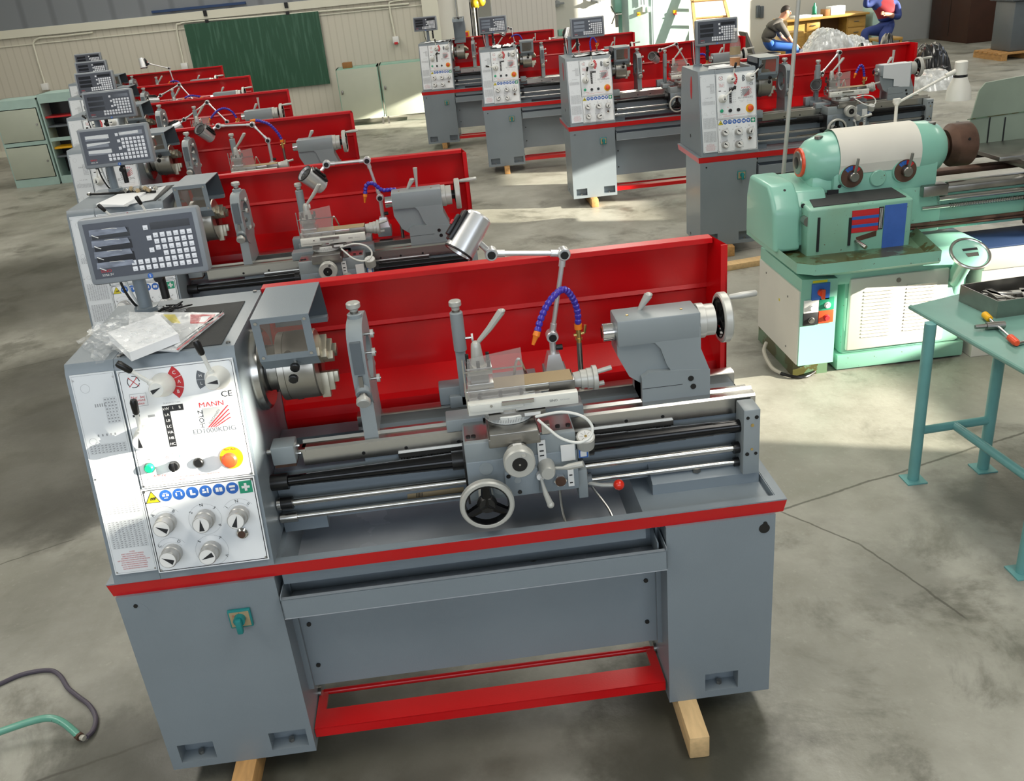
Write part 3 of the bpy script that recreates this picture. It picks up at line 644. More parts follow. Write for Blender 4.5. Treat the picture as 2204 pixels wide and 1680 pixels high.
# carriage pieces, cx = left end of the apron
def m_saddle():
    m = MB('grey_light'); m.box(0, .315, .075, .215, .992, 1.058, bev=.004); m.box(-.045, .36, .20, .27, 1.036, 1.075, bev=.004); m.box(-.03, .34, .36, .455, 1.036, 1.075, bev=.004)
    m.box(.06, .25, .20, .5, 1.04, 1.078, bev=.003); m.box(.005, .31, .085, .265, 1.058, 1.062, 'steel')
    m.box(.07, .215, .055, .30, 1.045, 1.072, 'steel_dark', .003)
    for x in (.015, .03, .27, .3): m.cyl((x, .11, 1.062), (x, .11, 1.065), .007, mt='black', n=10)
    m.box(.222, .245, .075, .1, 1.06, 1.09, 'steel')
    return m
def m_apron():
    m = MB('grey'); m.box(.0, .317, .072, .18, .872, 1.0, bev=.004)
    m.box(.105, .20, .056, .075, .882, .965, 'grey', .003)
    for x, z in ((.115, .95), (.165, .952), (.143, .895)): m.cyl((x, .0565, z), (x, .0545, z), .0065, mt='black', n=10)
    m.cyl((.14, .0565, .935), (.14, .054, .935), .010, mt='grey_light', n=14)
    m.cyl((.055, .072, .975), (.055, .0705, .975), .02, mt='grey_light', n=20); m.cyl((.09, .072, .905), (.09, .0705, .905), .02, mt='grey_light', n=20)
    for (x0, x1, z0, z1) in ((.205, .228, .975, 1.045), (.285, .302, .885, .955), (.27, .31, .97, 1.02)): m.box(x0, x1, .068 if z1 > 1.0 else .0685, .072, z0, z1, 'white')
    for z in (.995, 1.01, 1.03): m.box(.21, .222, .0672, .068, z, z+.004, 'ink')
    for z in (.895, .92, .94): m.box(.289, .298, .068, .0685, z, z+.004, 'ink')
    m.cyl((.262, .072, .912), (.262, .058, .912), .0185, mt='chrome', n=6); m.cyl((.262, .058, .912), (.262, .055, .912), .0155, mt='rust')
    m.box(.317, .345, .1, .2, .82, .915, 'grey_light', .003); m.box(-.006, 0, .08, .2, .86, 1.0, 'black')
    return m
def m_bigwheel():
    m = MB('handle'); c = (.046, -.002, .905); spoke_wheel(m, c, (0, -1, 0), .0765, .0165, .024); m.cyl((.046, .07, .905), (.046, .0, .905), .021, mt='handle'); return m
def m_crosswheel():
    m = MB('handle'); c = Vector((.147, 0, 1.026)); m.rev((c.x, .07, c.z), (0, -1, 0), [(0, .026), (.012, .031), (.02, .033), (.045, .036), (.055, .0435), (.083, .0435), (.088, .040)], 32)
    m.cyl((c.x, -.0185, c.z), (c.x, -.0195, c.z), .021, mt='black'); m.cyl((c.x, -.0192, c.z), (c.x, -.021, c.z), .003, mt='steel', n=8)
    m.cyl((c.x+.013, -.018, c.z+.028), (c.x+.013, -.021, c.z+.028), .006, mt='chrome', n=10); m.box(c.x-.012, c.x+.012, .02, .035, c.z+.033, c.z+.0375, 'white'); return m
def m_levers(k):
    m = MB('handle')
    if k == 'half_nut_lever':
        m.rev((.225, .072, .962), (0, -1, 0), [(0, .024), (.02, .024), (.045, .021), (.05, .018)], 24); m.tube([(.245, .045, .965), (.268, .035, .968), (.285, .03, .972), (.325, .02, .982)], .006, 10, rf=lambda t: .0045+.005*min(1, max(0, (t-.3)*2.5)))
    if k == 'feed_lever':
        m.cyl((.205, .072, .945), (.205, .04, .945), .0115, mt='white'); m.tube([(.205, .045, .945), (.21, .035, .915), (.214, .03, .895), (.224, .025, .862)], .005, 10, rf=lambda t: .004+.0055*t); m.sph((.225, .024, .86), .0105)
    if k == 'start_lever':
        m.cyl((.337, .165, .840), (.365, .165, .840), .022, mt='grey_dark'); m.tube([(.35, .15, .84), (.39, .13, .838), (.425, .118, .84)], .006, 10, 'handle'); m.sph((.438, .112, .843), .0165, 'redball', 20)
    return m
def m_dial():
    m = MB('grey_light'); m.box(.318, .352, .08, .12, .965, 1.02, bev=.003); m.cyl((.343, .085, 1.005), (.343, .07, 1.04), .026, mt='handle', n=28)
    c = Vector((.343, .07, 1.04)); d = Vector((0, -.39, .92)).normalized(); m.cyl(c, c+d*.001, .022, mt='white', n=28); m.cyl(c+d*.001, c+d*.0025, .004, mt='brass', n=10)
    a, u, w = basis(d)
    for k in range(8): t = k*PI/4; q = u*math.cos(t)+w*math.sin(t); r = w*math.cos(t)-u*math.sin(t); p = c+d*.0013; m.quad([p+q*.008-r*.0004, p+q*.018-r*.0004, p+q*.018+r*.0004, p+q*.008+r*.0004], 'ink')
    m.box(.322, .348, .078, .081, .968, .995, 'signblue'); m.box(.326, .344, .0775, .078, .972, .99, 'white'); return m
def m_cross():
    m = MB('steel_dark'); m.box(.075, .21, .05, .42, 1.072, 1.09, bev=.003); m.box(.075, .21, .046, .05, 1.06, 1.088, 'steel_dark'); return m
def m_swivel():
    m = MB('cream'); m.cyl((.14, .17, 1.09), (.14, .17, 1.115), .072, n=48, bev=.002)
    for k in range(44): a = -PI*.95+k*PI*.9/43; m.box(-.0004, .0004, -.0003, .0003, 0, .006 if k % 5 else .011, 'ink') if False else m.quad([(.14+.0723*math.cos(a-.006), .17+.0723*math.sin(a-.006), 1.096), (.14+.0723*math.cos(a+.006), .17+.0723*math.sin(a+.006), 1.096), (.14+.0723*math.cos(a+.006), .17+.0723*math.sin(a+.006), 1.105 if k % 5 else 1.111), (.14+.0723*math.cos(a-.006), .17+.0723*math.sin(a-.006), 1.105 if k % 5 else 1.111)], 'ink')
    m.cyl((.14, .17, 1.115), (.14, .17, 1.13), .06, mt='steel', n=30); return m
def m_top():
    m = MB('steel'); m.box(.03, .22, .155, .245, 1.128, 1.15, bev=.002); m.box(.02, .335, .165, .235, 1.15, 1.176, bev=.003); m.box(.09, .33, .163, .237, 1.176, 1.178, 'tan'); m.box(.26, .335, .163, .237, 1.13, 1.176, 'steel_dark', .002)
    for x in (.06, .12, .18): m.cyl((x, .155, 1.16), (x, .152, 1.16), .006, mt='black', n=10)
    return m
def m_topwheel():
    m = MB('handle'); m.rev((.335, .2, 1.158), (1, 0, 0), [(0, .022), (.02, .024), (.0205, .027), (.038, .027), (.039, .030), (.055, .030), (.056, .036), (.068, .036), (.07, .032)], 30)
    m.cyl((.405, .185, 1.182), (.445, .185, 1.190), .007); m.cyl((.405, .205, 1.134), (.425, .205, 1.136), .007); return m
def m_toolpost():
    m = MB('steel'); m.box(.03, .105, .165, .24, 1.176, 1.196, bev=.002); m.box(.042, .093, .177, .228, 1.196, 1.222, 'steel_dark'); m.box(.03, .105, .165, .24, 1.222, 1.244, bev=.002)
    for x in (.038, .067, .097):
        for y in (.172, .233): m.box(x-.005, x+.005, y-.005, y+.005, 1.244, 1.262, 'black', .001); 
    m.rev((.067, .203, 1.244), (0, 0, 1), [(0, .020), (.012, .018), (.05, .0145), (.06, .013), (.066, .008)], 20, 'handle')
    return m
def m_tplever():
    m = MB('handle'); m.tube([(.067, .203, 1.298), (.08, .203, 1.313), (.11, .2, 1.345), (.148, .198, 1.392)], .006, 10, rf=lambda t: .0045+.0065*t); m.sph((.1485, .198, 1.393), .011, sc=(1, 1, .6)); return m
def m_shield():
    m = MB('acrylic'); P = [(.038, .14, 1.285), (.188, .14, 1.302), (.192, .135, 1.13), (.022, .135, 1.115)]; m.quad(P); m.quad([(p[0], p[1]+.003, p[2]) for p in P][::-1])
    Q = [(.038, .14, 1.285), (.188, .14, 1.302), (.188, .20, 1.335), (.04, .20, 1.32)]; m.box(.022, .190, .138, .144, 1.245, 1.248, 'steel'); m.box(.022, .026, .137, .145, 1.12, 1.285, 'steel'); return m
def m_scale():
    m = MB('bar_white'); T = Matrix.Translation((.18, .125, 1.142)) @ Matrix.Rotation(-.0, 4, 'Y'); m.T = T
    m.box(-.155, .155, -.012, .012, -.018, .018, bev=.002); m.box(-.15, .0, -.016, -.012, -.006, .016, 'bar_white', .001); m.box(-.06, .03, -.02, -.012, .006, .016, 'steel'); m.box(-.1, .06, -.02, .0, -.036, -.02, 'steel_dark'); m.box(.0, .045, -.0215, -.02, -.033, -.024, 'white')
    m.text('SINO', (.085, -.0125, 0), (1, 0, 0), (0, 0, 1), .010, 'ink'); m.text('KA Encoder', (.118, -.0125, 0), (1, 0, 0), (0, 0, 1), .0055, 'inkgrey')
    for x in (-.09, .02): m.cyl((x, -.012, .008), (x, -.018, .008), .004, mt='steel', n=8)
    return m
def m_loop():
    m = MB('steel'); m.tube([(.21, .1, 1.105), (.28, .08, 1.12), (.335, .06, 1.11), (.36, .05, 1.08), (.35, .035, 1.055), (.315, .03, 1.045), (.27, .04, 1.06), (.235, .07, 1.085), (.215, .09, 1.10)], .0042, 8, 'cream', smooth=6)
    return m
def m_loop2():
    m = MB('steel'); m.tube([(.165, .26, 1.09), (.17, .25, 1.18), (.185, .245, 1.225), (.2, .25, 1.19), (.215, .26, 1.12)], .0042, 8, 'steel', smooth=5); return m
def m_follow():
    m = MB('grey_light'); m.box(.005, .036, .36, .40, 1.04, 1.30, bev=.004); m.cyl((.022, .37, 1.22), (.022, .37, 1.345), .0195, n=20, bev=.003); m.cyl((.022, .37, 1.345), (.022, .37, 1.352), .012, mt='steel_dark'); m.cyl((.022, .37, 1.352), (.022, .37, 1.362), .012, mt='handle'); m.cyl((.022, .37, 1.362), (.022, .37, 1.38), .0185, mt='handle', bev=.003)
    m.cyl((.022, .37, 1.19), (.022, .37, 1.22), .008, mt='steel'); m.cyl((.04, .365, 1.26), (.062, .365, 1.26), .004, mt='steel', n=8); m.cyl((.058, .365, 1.26), (.064, .365, 1.26), .012, mt='cream'); m.box(-.06, .02, .38, .44, 1.04, 1.10, bev=.004); return m
def m_steady():
    m = MB('grey_light'); X0, X1 = .746, .791; cy, cz = AX.y, AX.z
    N = 40; V = []; F = []
    outer = []; inner = []
    for k in range(N):
        a = 2*PI*k/N; ca, sa = math.cos(a), math.sin(a); outer.append((cy+.112*math.copysign(abs(ca)**.5, ca), cz+.125*math.copysign(abs(sa)**.7, sa))); inner.append((cy+.07*math.cos(a), cz+.07*math.sin(a)))
    for x in (X0, X1):
        for (y, z) in outer+inner: V.append((x, y, z))
    for k in range(N):
        j = (k+1) % N; F += [(k, j, N+j, N+k), (2*N+k, 3*N+k, 3*N+j, 2*N+j), (k, 2*N+k, 2*N+j, j), (N+k, N+j, 3*N+j, 3*N+k)]
    m.add(V, F); m.prism([(.222, 1.035), (.235, 1.17), (.405, 1.17), (.418, 1.035)], 'x', X0+.002, X1-.002)
    xm = .7685
    for a, L in ((PI/2, .165), (PI*7/6, .17), (-PI/6, .16)):
        d = Vector((0, math.cos(a), math.sin(a))); c = Vector((xm, cy, cz))
        m.rev(c+d*.075, d, [(0, .021), (.06, .022), (.062, .019)], 20); m.cyl(c+d*.137, c+d*.144, .012, mt='steel_dark'); m.cyl(c+d*.144, c+d*.152, .012, mt='handle', n=16); m.cyl(c+d*.152, c+d*.17, .0205, mt='handle', n=20, bev=.003); m.cyl(c+d*.035, c+d*.08, .009, mt='steel_dark')
    m.box(X0+.008, X1-.008, .2045, .22, 1.25, 1.345, 'grey_dark'); m.box(xm-.006, xm+.006, .20, .212, 1.20, 1.245, 'steel_dark')
    for y, z in ((.27, 1.345), (.24, 1.30), (.25, 1.215)): m.cyl((X1, y, z), (X1+.03, y, z), .0045, mt='steel_dark', n=8); m.cyl((X1+.018, y, z), (X1+.027, y, z), .012, mt='handle', n=16)
    return m
def m_tail():
    m = MB('grey_light'); 
    # barrel
    m.box(1.512, 1.757, .243, .352, 1.222, 1.303, bev=.005)
    # neck and foot seen from the front
    m.prism([(1.512, 1.19), (1.545, 1.12), (1.578, 1.095), (1.578, 1.035), (1.783, 1.035), (1.783, 1.12), (1.77, 1.15), (1.755, 1.19), (1.755, 1.25), (1.512, 1.25)], 'y', .258, .35)
    m.prism([(1.578, 1.12), (1.578, 1.035), (1.783, 1.035), (1.783, 1.122), (1.70, 1.13), (1.6, 1.135)], 'y', .238, .38)
    m.prism([(1.62, 1.225), (1.637, 1.205), (1.655, 1.15), (1.672, 1.122), (1.782, 1.122), (1.772, 1.15), (1.757, 1.19), (1.757, 1.26), (1.62, 1.26)], 'y', .2432, .35); m.box(1.7835, 1.7845, .24, .4, 1.075, 1.0765, 'ink')
    m.box(1.579, 1.70, .2375, .239, 1.083, 1.0845, 'ink')
    m.cyl((1.725, .239, 1.10), (1.725, .236, 1.10), .0085, mt='black'); m.cyl((1.732, .239, 1.073), (1.732, .236, 1.073), .0085, mt='black'); m.cyl((1.552, .262, 1.17), (1.552, .2585, 1.17), .012, mt='steel')
    for x in (1.55, 1.71): m.cyl((x, .285, 1.3025), (x, .285, 1.305), .004, mt='brass', n=8)
    return m
def m_quill():
    m = MB('chrome'); m.rev((1.475, .297, 1.254), (1, 0, 0), [(0, .022), (.002, .0275), (.045, .0275)], 28); m.cyl((1.4745, .297, 1.254), (1.4748, .297, 1.254), .016, mt='black'); return m
def m_tswheel():
    m = MB('handle'); c = (1.838, .298, 1.258); m.rev((1.757, .298, 1.256), (1, 0, 0), [(0, .052), (.02, .052), (.022, .047), (.05, .047)], 32); m.rev((1.80, .298, 1.256), (1, 0, 0), [(0, .022), (.03, .02)], 20, 'black')
    spoke_wheel(m, c, (1, 0, 0), .075, .016, .026, .022); m.rev((1.85, .298, 1.318), (1, 0, .04), [(0, .006), (.01, .008), (.045, .010), (.085, .0095), (.089, .007)], 14); return m
def m_tslever(k=0):
    m = MB('handle')
    m.tube([(1.592, .32, 1.30), (1.606, .32, 1.322), (1.622, .32, 1.345)], .007, 12, rf=lambda t: .006+.007*t); m.sph((1.6225, .32, 1.346), .0125, sc=(1, 1, .6))
    if k: m.tube([(1.64, .33, 1.30), (1.642, .33, 1.35), (1.644, .33, 1.40)], .007, 12, rf=lambda t: .005+.006*t)
    return m
def m_splash():
    m = MB('red'); x0, x1 = .468, 1.885; t = .003
    prof = [(.565, 1.419), (.607, 1.419), (.625, 1.255), (.618, 1.243), (.628, 1.235), (.625, 1.085), (.545, 1.03), (.52, 1.02), (.515, .99), (.51, .80)]
    for i in range(len(prof)-1):
        a, b = prof[i], prof[i+1]; m.quad([(x0, *a), (x1, *a), (x1, *b), (x0, *b)]); m.quad([(x0, a[0]+t, a[1]), (x1, a[0]+t, a[1]), (x1, b[0]+t, b[1]), (x0, b[0]+t, b[1])][::-1])
    m.box(x0, x1, .565, .61, 1.419, 1.422); m.box(x0, x1, .563, .566, 1.406, 1.421)
    # end wings
    for s_, xa, xb in ((1, x1, x1+.018), (-1, x0, x0-.012)):
        if s_ > 0: P = [(.61, 1.421), (.483, 1.421), (.475, 1.30), (.47, .86), (.515, .86), (.525, 1.02), (.56, 1.03), (.632, 1.083), (.632, 1.235), (.630, 1.26)]
        else: P = [(.607, 1.421), (.56, 1.421), (.57, 1.3), (.51, 1.0), (.52, .86), (.625, 1.085)]
        A = [((xa-.002*s_ if y > .50 else xb), y, z) for y, z in P]; m.quad(A); m.quad([(x+t*s_, y, z) for x, y, z in A][::-1])
    m.box(x1+.002, x1+.022, .478, .484, .95, 1.421)
    return m
def m_rim():
    m = MB('red'); D = .66
    P = [(0, 0), (W_, 0), (W_, D), (0, D)]; Q = [(.0065, .008), (1.9334, .008), (1.9334, D-.01), (.0065, D-.01)]; z1, z0 = .794, .7493
    for i in range(4): j = (i+1) % 4; m.quad([(*Q[i], z0), (*Q[j], z0), (*P[j], z1), (*P[i], z1)])
    return m
W_ = 1.94
def m_tray():
    m = MB('grey'); D = .66; w = .026
    for a in ((0, W_, 0, w), (0, W_, D-w, D), (0, w, w, D-w), (W_-w, W_, w, D-w)): m.box(a[0], a[1], a[2], a[3], .792, .796)
    for a in ((w, W_-w, w-.003, w), (w, w+.003, w, D-w), (W_-w-.003, W_-w, w, D-w), (w, W_-w, D-w, D-w+.003)): m.box(*a, .772, .794)
    m.box(w, .475, w, D-w, .768, .775); m.box(1.53, W_-w, w, D-w, .768, .775)
    # sloping step down to the sump pan
    m.quad([(.475, .03, .775), (.475, .63, .775), (.50, .63, .712), (.50, .03, .712)][::-1], 'grey'); m.quad([(1.53, .03, .775), (1.53, .63, .775), (1.50, .63, .712), (1.50, .03, .712)], 'grey')
    m.quad([(.5, .026, .711), (1.5, .026, .711), (1.5, .63, .715), (.5, .63, .715)], 'pan'); m.box(.475, 1.53, .024, .027, .705, .79)
    m.box(.475, 1.53, .62, .63, .705, .79)
    m.rev((1.335, .105, .7125), (0, 0, 1), [(0, .06), (.004, .057), (.010, .035), (.012, .01)], 32, 'pan')
    return m
def m_hose(k):
    m = MB('steel')
    if k: return m.tube([(1.385, .17, .87), (1.40, .16, .82), (1.44, .12, .76), (1.455, .08, .715)], .0045, 8, smooth=5)
    m.tube([(1.30, .15, .86), (1.30, .1, .78), (1.315, .06, .73), (1.34, .045, .716)], .0045, 8, smooth=5); return m
def m_cab(right):
    m = MB('grey'); y0, y1, z0, z1 = -.0015, .436, .0843, .7493
    x0, x1 = (1.5845, 1.9076) if right else (.0142, .4583)
    H = [(1.70, 1.806, .110, .180)] if right else [(.046, .155, .110, .180), (.326, .440, .110, .180)]
    m.holed(x0, x1, z0, z1, y0, H, .05, back='grey')
    m.add([(x0, y0, z0), (x1, y0, z0), (x1, y1, z0), (x0, y1, z0), (x0, y0, z1), (x1, y0, z1), (x1, y1, z1), (x0, y1, z1)], [(3, 2, 1, 0), (1, 2, 6, 5), (2, 3, 7, 6), (3, 0, 4, 7), (4, 5, 6, 7)])
    for a, b, c, d in H: m.cyl(((a+b)/2, y0+.03, c), ((a+b)/2, y0+.03, c+.012), .009, mt='steel_dark', n=6)
    if right: m.cyl((1.875, y0, .705), (1.875, y0-.002, .705), .016, mt='black'); m.cyl((1.877, y0, .722), (1.877, y0-.003, .722), .006, mt='black')
    else:
        m.cyl((.062, y0, .715), (.062, y0-.003, .715), .006, mt='black'); 
        m.cyl((.067, y0, .695), (.067, y0-.0006, .695), .026, mt='grey', n=28)
        m.cyl((x0, .3, .12), (x0-.002, .3, .12), .012, mt='black') 
    return m
def m_switch():
    m = MB('switch_green'); m.box(.307, .372, -.012, -.0015, .600, .662, bev=.003); m.box(.312, .367, -.0135, -.012, .606, .656, 'tan'); m.cyl((.34, -.0135, .635), (.34, -.03, .635), .0165); m.box(.331, .349, -.045, -.028, .600, .648, bev=.005)
    m.text('O', (.322, -.014, .645), (1, 0, 0), (0, 0, 1), .009, 'textred'); m.text('I', (.34, -.014, .653), (1, 0, 0), (0, 0, 1), .007, 'ink'); return m
def m_backpanel():
    m = MB('grey'); m.box(.458, 1.585, .095, .105, .26, .70)
    for x, z in ((.50, .50), (.50, .34), (1.54, .50), (1.54, .34)): m.cyl((x, .095, z), (x, .090, z), .007, mt='black', n=10)
    m.box(.458, .475, .08, .1, .26, .70); m.box(1.57, 1.585, .08, .1, .26, .70); return m
def m_drip():
    m = MB('grey'); x0, x1 = .468, 1.58; y0, y1 = -.03, .45
    m.box(x0, x1, y0, y0+.003, .625, .69); m.box(x0, x1, y0, y1, .622, .626, 'pan'); m.box(x0, x0+.003, y0, y1, .625, .70); m.box(x1-.003, x1, y0, y1, .625, .70); m.box(x0, x1, y0, y0+.012, .688, .691)
    m.box(x1-.022, x1-.018, -.0, .3, .64, .70, 'grey'); m.cyl((1.2, .1, .626), (1.2, .1, .6275), .012, mt='steel_dark'); return m
def m_pedal():
    m = MB('red'); m.box(.462, 1.578, .02, .10, .150, .153); m.box(.462, 1.578, .02, .023, .118, .152)
    for k in range(30):
        pass
    m.box(.462, .49, .10, .19, .140, .152); m.box(1.55, 1.578, .10, .19, .140, .152); m.cyl((.475, .185, .147), (1.565, .185, .147), .0095, n=14)
    for x in (.458, 1.576): m.cyl((x, .185, .15), (x+.01, .185, .15), .02, mt='steel_dark', n=14)
    return m
def m_dropost(right=False):
    m = MB('grey'); m.rev((.133, .51, 1.4136), (0, 0, 1), [(0, .034), (.012, .034), (.013, .019), (.155, .019)], 20); m.box(.115, .215, .49, .53, 1.553, 1.585, 'grey', .004); m.rev((.205, .49, 1.52), (0, -1, .0), [(0, .012), (.03, .012)], 12, 'black')
    m.cyl((.205, .49, 1.40+.05), (.205, .49, 1.57), .012, mt='black', n=12); m.tube([(.08, .5, 1.60), (.085, .5, 1.5), (.1, .52, 1.43), (.11, .55, 1.42)], .004, 8, 'black', smooth=4); m.tube([(.095, .5, 1.60), (.1, .5, 1.5), (.11, .52, 1.43)], .004, 8, 'cream', smooth=4)
    return m
DW, DH = .332, .188
def m_dro():
    m = MB('dro'); m.box(-DW/2, DW/2, -.012, .045, -DH/2, DH/2, bev=.010); return m
def m_droface(f):
    m = MB('dro_screen'); y = -.0125; w, hh = DW/2-.015, DH/2-.014; m.box(-w, w, y-.0006, y, -hh+.004, hh, 'dro_screen')
    yl = y-.0012
    for k in range(3): z = .047-.034*k; m.box(-w+.018, -w+.122, yl, y, z-.012, z+.012, 'dro_lcd')
    m.box(.03, w-.012, yl, y, .044, .064, 'dro_lcd')
    if f == 'film':
        rnd = random.Random(5); F = MB('film')
        for k in range(4):
            z = .058-.031*k; m.add([(-w+.012, yl-.001, z-.013), (-w+.118, yl-.001, z-.011), (-w+.115, yl-.005, z+.004), (-w+.015, yl-.003, z+.005)], [(0, 1, 2, 3)], 'film')
            m.tube([(-w+.02, yl-.003, z-.01), (-w+.026, yl-.006, z-.013), (-w+.036, yl-.002, z-.019)], .0013, 6, 'white'); m.tube([(-w+.05, yl-.003, z+.004), (-w+.08, yl-.006, z+.004), (-w+.10, yl-.002, z+.0)], .0008, 6, 'white')
    if f == 'torn':
        for k, z in enumerate((.048, .014, -.02)):
            m.quad([(-w+.02, yl-.0006, z-.004), (-w+.13, yl-.0006, z-.008+.012*(k == 1)), (-w+.13, yl-.0006, z+.010), (-w+.022, yl-.0006, z+.010)], 'paper2')
        m.quad([(.03, yl-.0006, .048), (.12, yl-.0006, .050), (.12, yl-.0006, .063), (.028, yl-.0006, .06)], 'paper2')
    m.text('SINO', (-w+.035, yl-.0004, -.056), (1, 0, 0), (0, 0, 1), .012, 'textred', 1.1); m.text('SDS6-3V', (-w+.037, yl-.0004, -.067), (1, 0, 0), (0, 0, 1), .009, 'white')
    m.cyl((.0, y, -DH/2+.0095), (.0, y-.001, -DH/2+.0095), .0075, mt='signblue', n=20); m.text('S', (0, y-.0012, -DH/2+.0095), (1, 0, 0), (0, 0, 1), .012, 'white')
    return m
def m_keys():
    m = MB('key'); s_ = .0058; px, pz = .0192, .0174; xR = DW/2-.032
    def key(x, z): m.box(x-s_*1.15, x+s_*1.15, -.0158, -.013, z-s_*1.15, z+s_*1.15, 'key', .0008); m.box(x-.0022, x+.0022, -.0162, -.0159, z-.0022, z-.001, 'inkgrey')
    for r in range(6):
        for c in range(5): key(xR-c*px*.98, .028-r*pz)
    for r in range(4): 
        if r != 3: key(xR-5*px*.98, .028-r*pz)
    for r in (4, 5):
        for c in range(5, 10): key(xR-c*px*.98, .028-r*pz)
    key(xR-6*px*.98, .022); key(xR-6*px*.98, -.012); key(xR-6*px-.002, .052)
    return m
def add_dro(parent, cx, cz, cy=.45, yaw=0.0, tilt=.0, face='plain', post=None):
    d = part('digital_readout', parent, '', m_dro); d.location = (cx, cy, cz); d.rotation_euler = (tilt, 0, yaw)
    for n, k, f in (('display', face, lambda: m_droface(face)), ('keypad', '', m_keys)): part(n, d, k, f)
    return d
def add_lamp(parent, K, J1, J2, Hc, aim):
    """jointed work lamp: knuckle K on its foot, elbows J1 and J2, head centre Hc, aim = direction the mouth faces"""
    K, J1, J2, Hc, aim = [Vector(v) for v in (K, J1, J2, Hc, aim)]; aim.normalize()
    m = MB('alu'); m.box(K.x-.035, K.x+.035, K.y-.04, K.y+.04, 1.055, 1.10, 'grey_light', .003); m.hexa([(K.x-.03, K.y-.03, 1.10), (K.x+.03, K.y-.03, 1.10), (K.x+.03, K.y+.03, 1.10), (K.x-.03, K.y+.03, 1.10), (K.x-.018, K.y-.02, 1.15), (K.x+.018, K.y-.02, 1.15), (K.x+.018, K.y+.02, 1.15), (K.x-.018, K.y+.02, 1.15)], 'alu')
    m.cyl((K.x, K.y, 1.15), (K.x, K.y, K.z-.01), .0105); m.cyl((K.x+.01, K.y, 1.165), (K.x+.03, K.y, 1.165), .009, mt='black')
    base = m.build('lamp_foot', parent)
    a = MB('alu')
    for A, B in ((K, J1), (J1, J2)):
        d = (B-A).normalized(); a.cyl(A+d*.012, A+d*.04, .0105); a.cyl(B-d*.04, B-d*.012, .0105); a.cyl(A+d*.03, B-d*.03, .0075, n=14)
    for J in (K, J1, J2): a.cyl(J+Vector((0, -.018, 0)), J+Vector((0, .018, 0)), .019, n=22, bev=.002); a.cyl(J+Vector((0, -.0182, 0)), J+Vector((0, -.024, 0)), .012, mt='black', n=16)
    e = (Hc-J2); a.cyl(J2, J2+e*.8, .009); a.build('lamp_arm', parent)
    b = MB('chrome'); L, r = .125, .044
    b.rev(Hc-aim*L/2, aim, [(0, r*.72), (.004, r*.80), (.006, r*.88), (L-.006, r), (L, r), (L, r*.86), (L-.03, r*.7)], 32, 'alu', caps=False); b.rev(Hc-aim*(L/2+.001), aim, [(0, r*.2), (.002, r*.74)], 32, 'black', caps=True)
    b.rev(Hc+aim*(L/2-.012), aim, [(0, r*.82), (.002, .004)], 24, 'black'); b.ring(Hc+aim*(L/2-.002), aim, r*.86, r*1.03, .006, 32, 'black'); 
    sd = aim.cross(Vector((0, 1, 0))); sd = sd.normalized() if sd.length > .1 else Vector((1, 0, 0)); up = sd if sd.z > 0 else -sd
    q = Matrix((( aim.x, up.x, aim.cross(up).x, Hc.x), (aim.y, up.y, aim.cross(up).y, Hc.y), (aim.z, up.z, aim.cross(up).z, Hc.z), (0, 0, 0, 1)))
    b.T = q; b.box(-.05, .045, r*.85, r*1.12, -.022, .022, 'black', .003); b.box(-.03, .035, r*1.12, r*1.35, -.012, .012, 'black', .002); b.box(-.01, .005, r*1.34, r*1.45, -.008, .008, 'textred', .001); b.T = None
    b.build('lamp_head', parent)
def add_coolant(parent, pts, valve=True, nozzle=True):
    """segmented coolant hose following pts; first point is the nozzle tip"""
    pts = [Vector(p) for p in pts]; m = MB('blue_hose'); Q = []
    P = pts[1:]
    for i in range(len(P)-1):
        a, b, c, d = P[max(0, i-1)], P[i], P[i+1], P[min(len(P)-1, i+2)]
        for k in range(12): t = k/12; Q.append(.5*((2*b)+(c-a)*t+(2*a-5*b+4*c-d)*t*t+(3*b-3*c+d-a)*t**3))
    Q.append(P[-1]); D = [0]
    for i in range(1, len(Q)): D.append(D[-1]+(Q[i]-Q[i-1]).length)
    n = max(4, int(D[-1]/.0165))
    def pt(s_):
        for i in range(1, len(Q)):
            if D[i] >= s_: f = (s_-D[i-1])/max(1e-9, D[i]-D[i-1]); return Q[i-1].lerp(Q[i], f)
        return Q[-1]
    for i in range(n):
        a, b = pt(D[-1]*i/n), pt(D[-1]*(i+1)/n); L = (b-a).length
        m.rev(a, b-a, [(0, .0068), (L*.25, .0105), (L*.7, .0105), (L, .0075)], 12)
    hs = m.build('coolant_hose', parent)
    if nozzle:
        z = MB('orange'); d = (pts[0]-pts[1]); L = d.length; z.rev(pts[1]-d.normalized()*.004, d, [(0, .0095), (.014, .011), (.018, .008), (L+.004, .0045)], 14); z.build('nozzle', hs)
    if valve:
        e = P[-1]; v = MB('brass'); v.cyl(e, e-Vector((0, 0, .016)), .012, mt='orange'); v.cyl(e-Vector((0, 0, .016)), e-Vector((0, 0, .06)), .008); v.cyl(e+Vector((-.015, 0, -.035)), e+Vector((.018, 0, -.03)), .0045); v.tube([e+Vector((.018, 0, -.03)), e+Vector((.022, 0, -.005))], .005, 8)
        v.cyl(e-Vector((0, 0, .045)), e-Vector((0, 0, .05)), .012); v.cyl(e-Vector((0, 0, .06)), Vector((e.x, e.y, 1.05)), .0085, mt='steel_dark'); v.build('coolant_valve', parent)

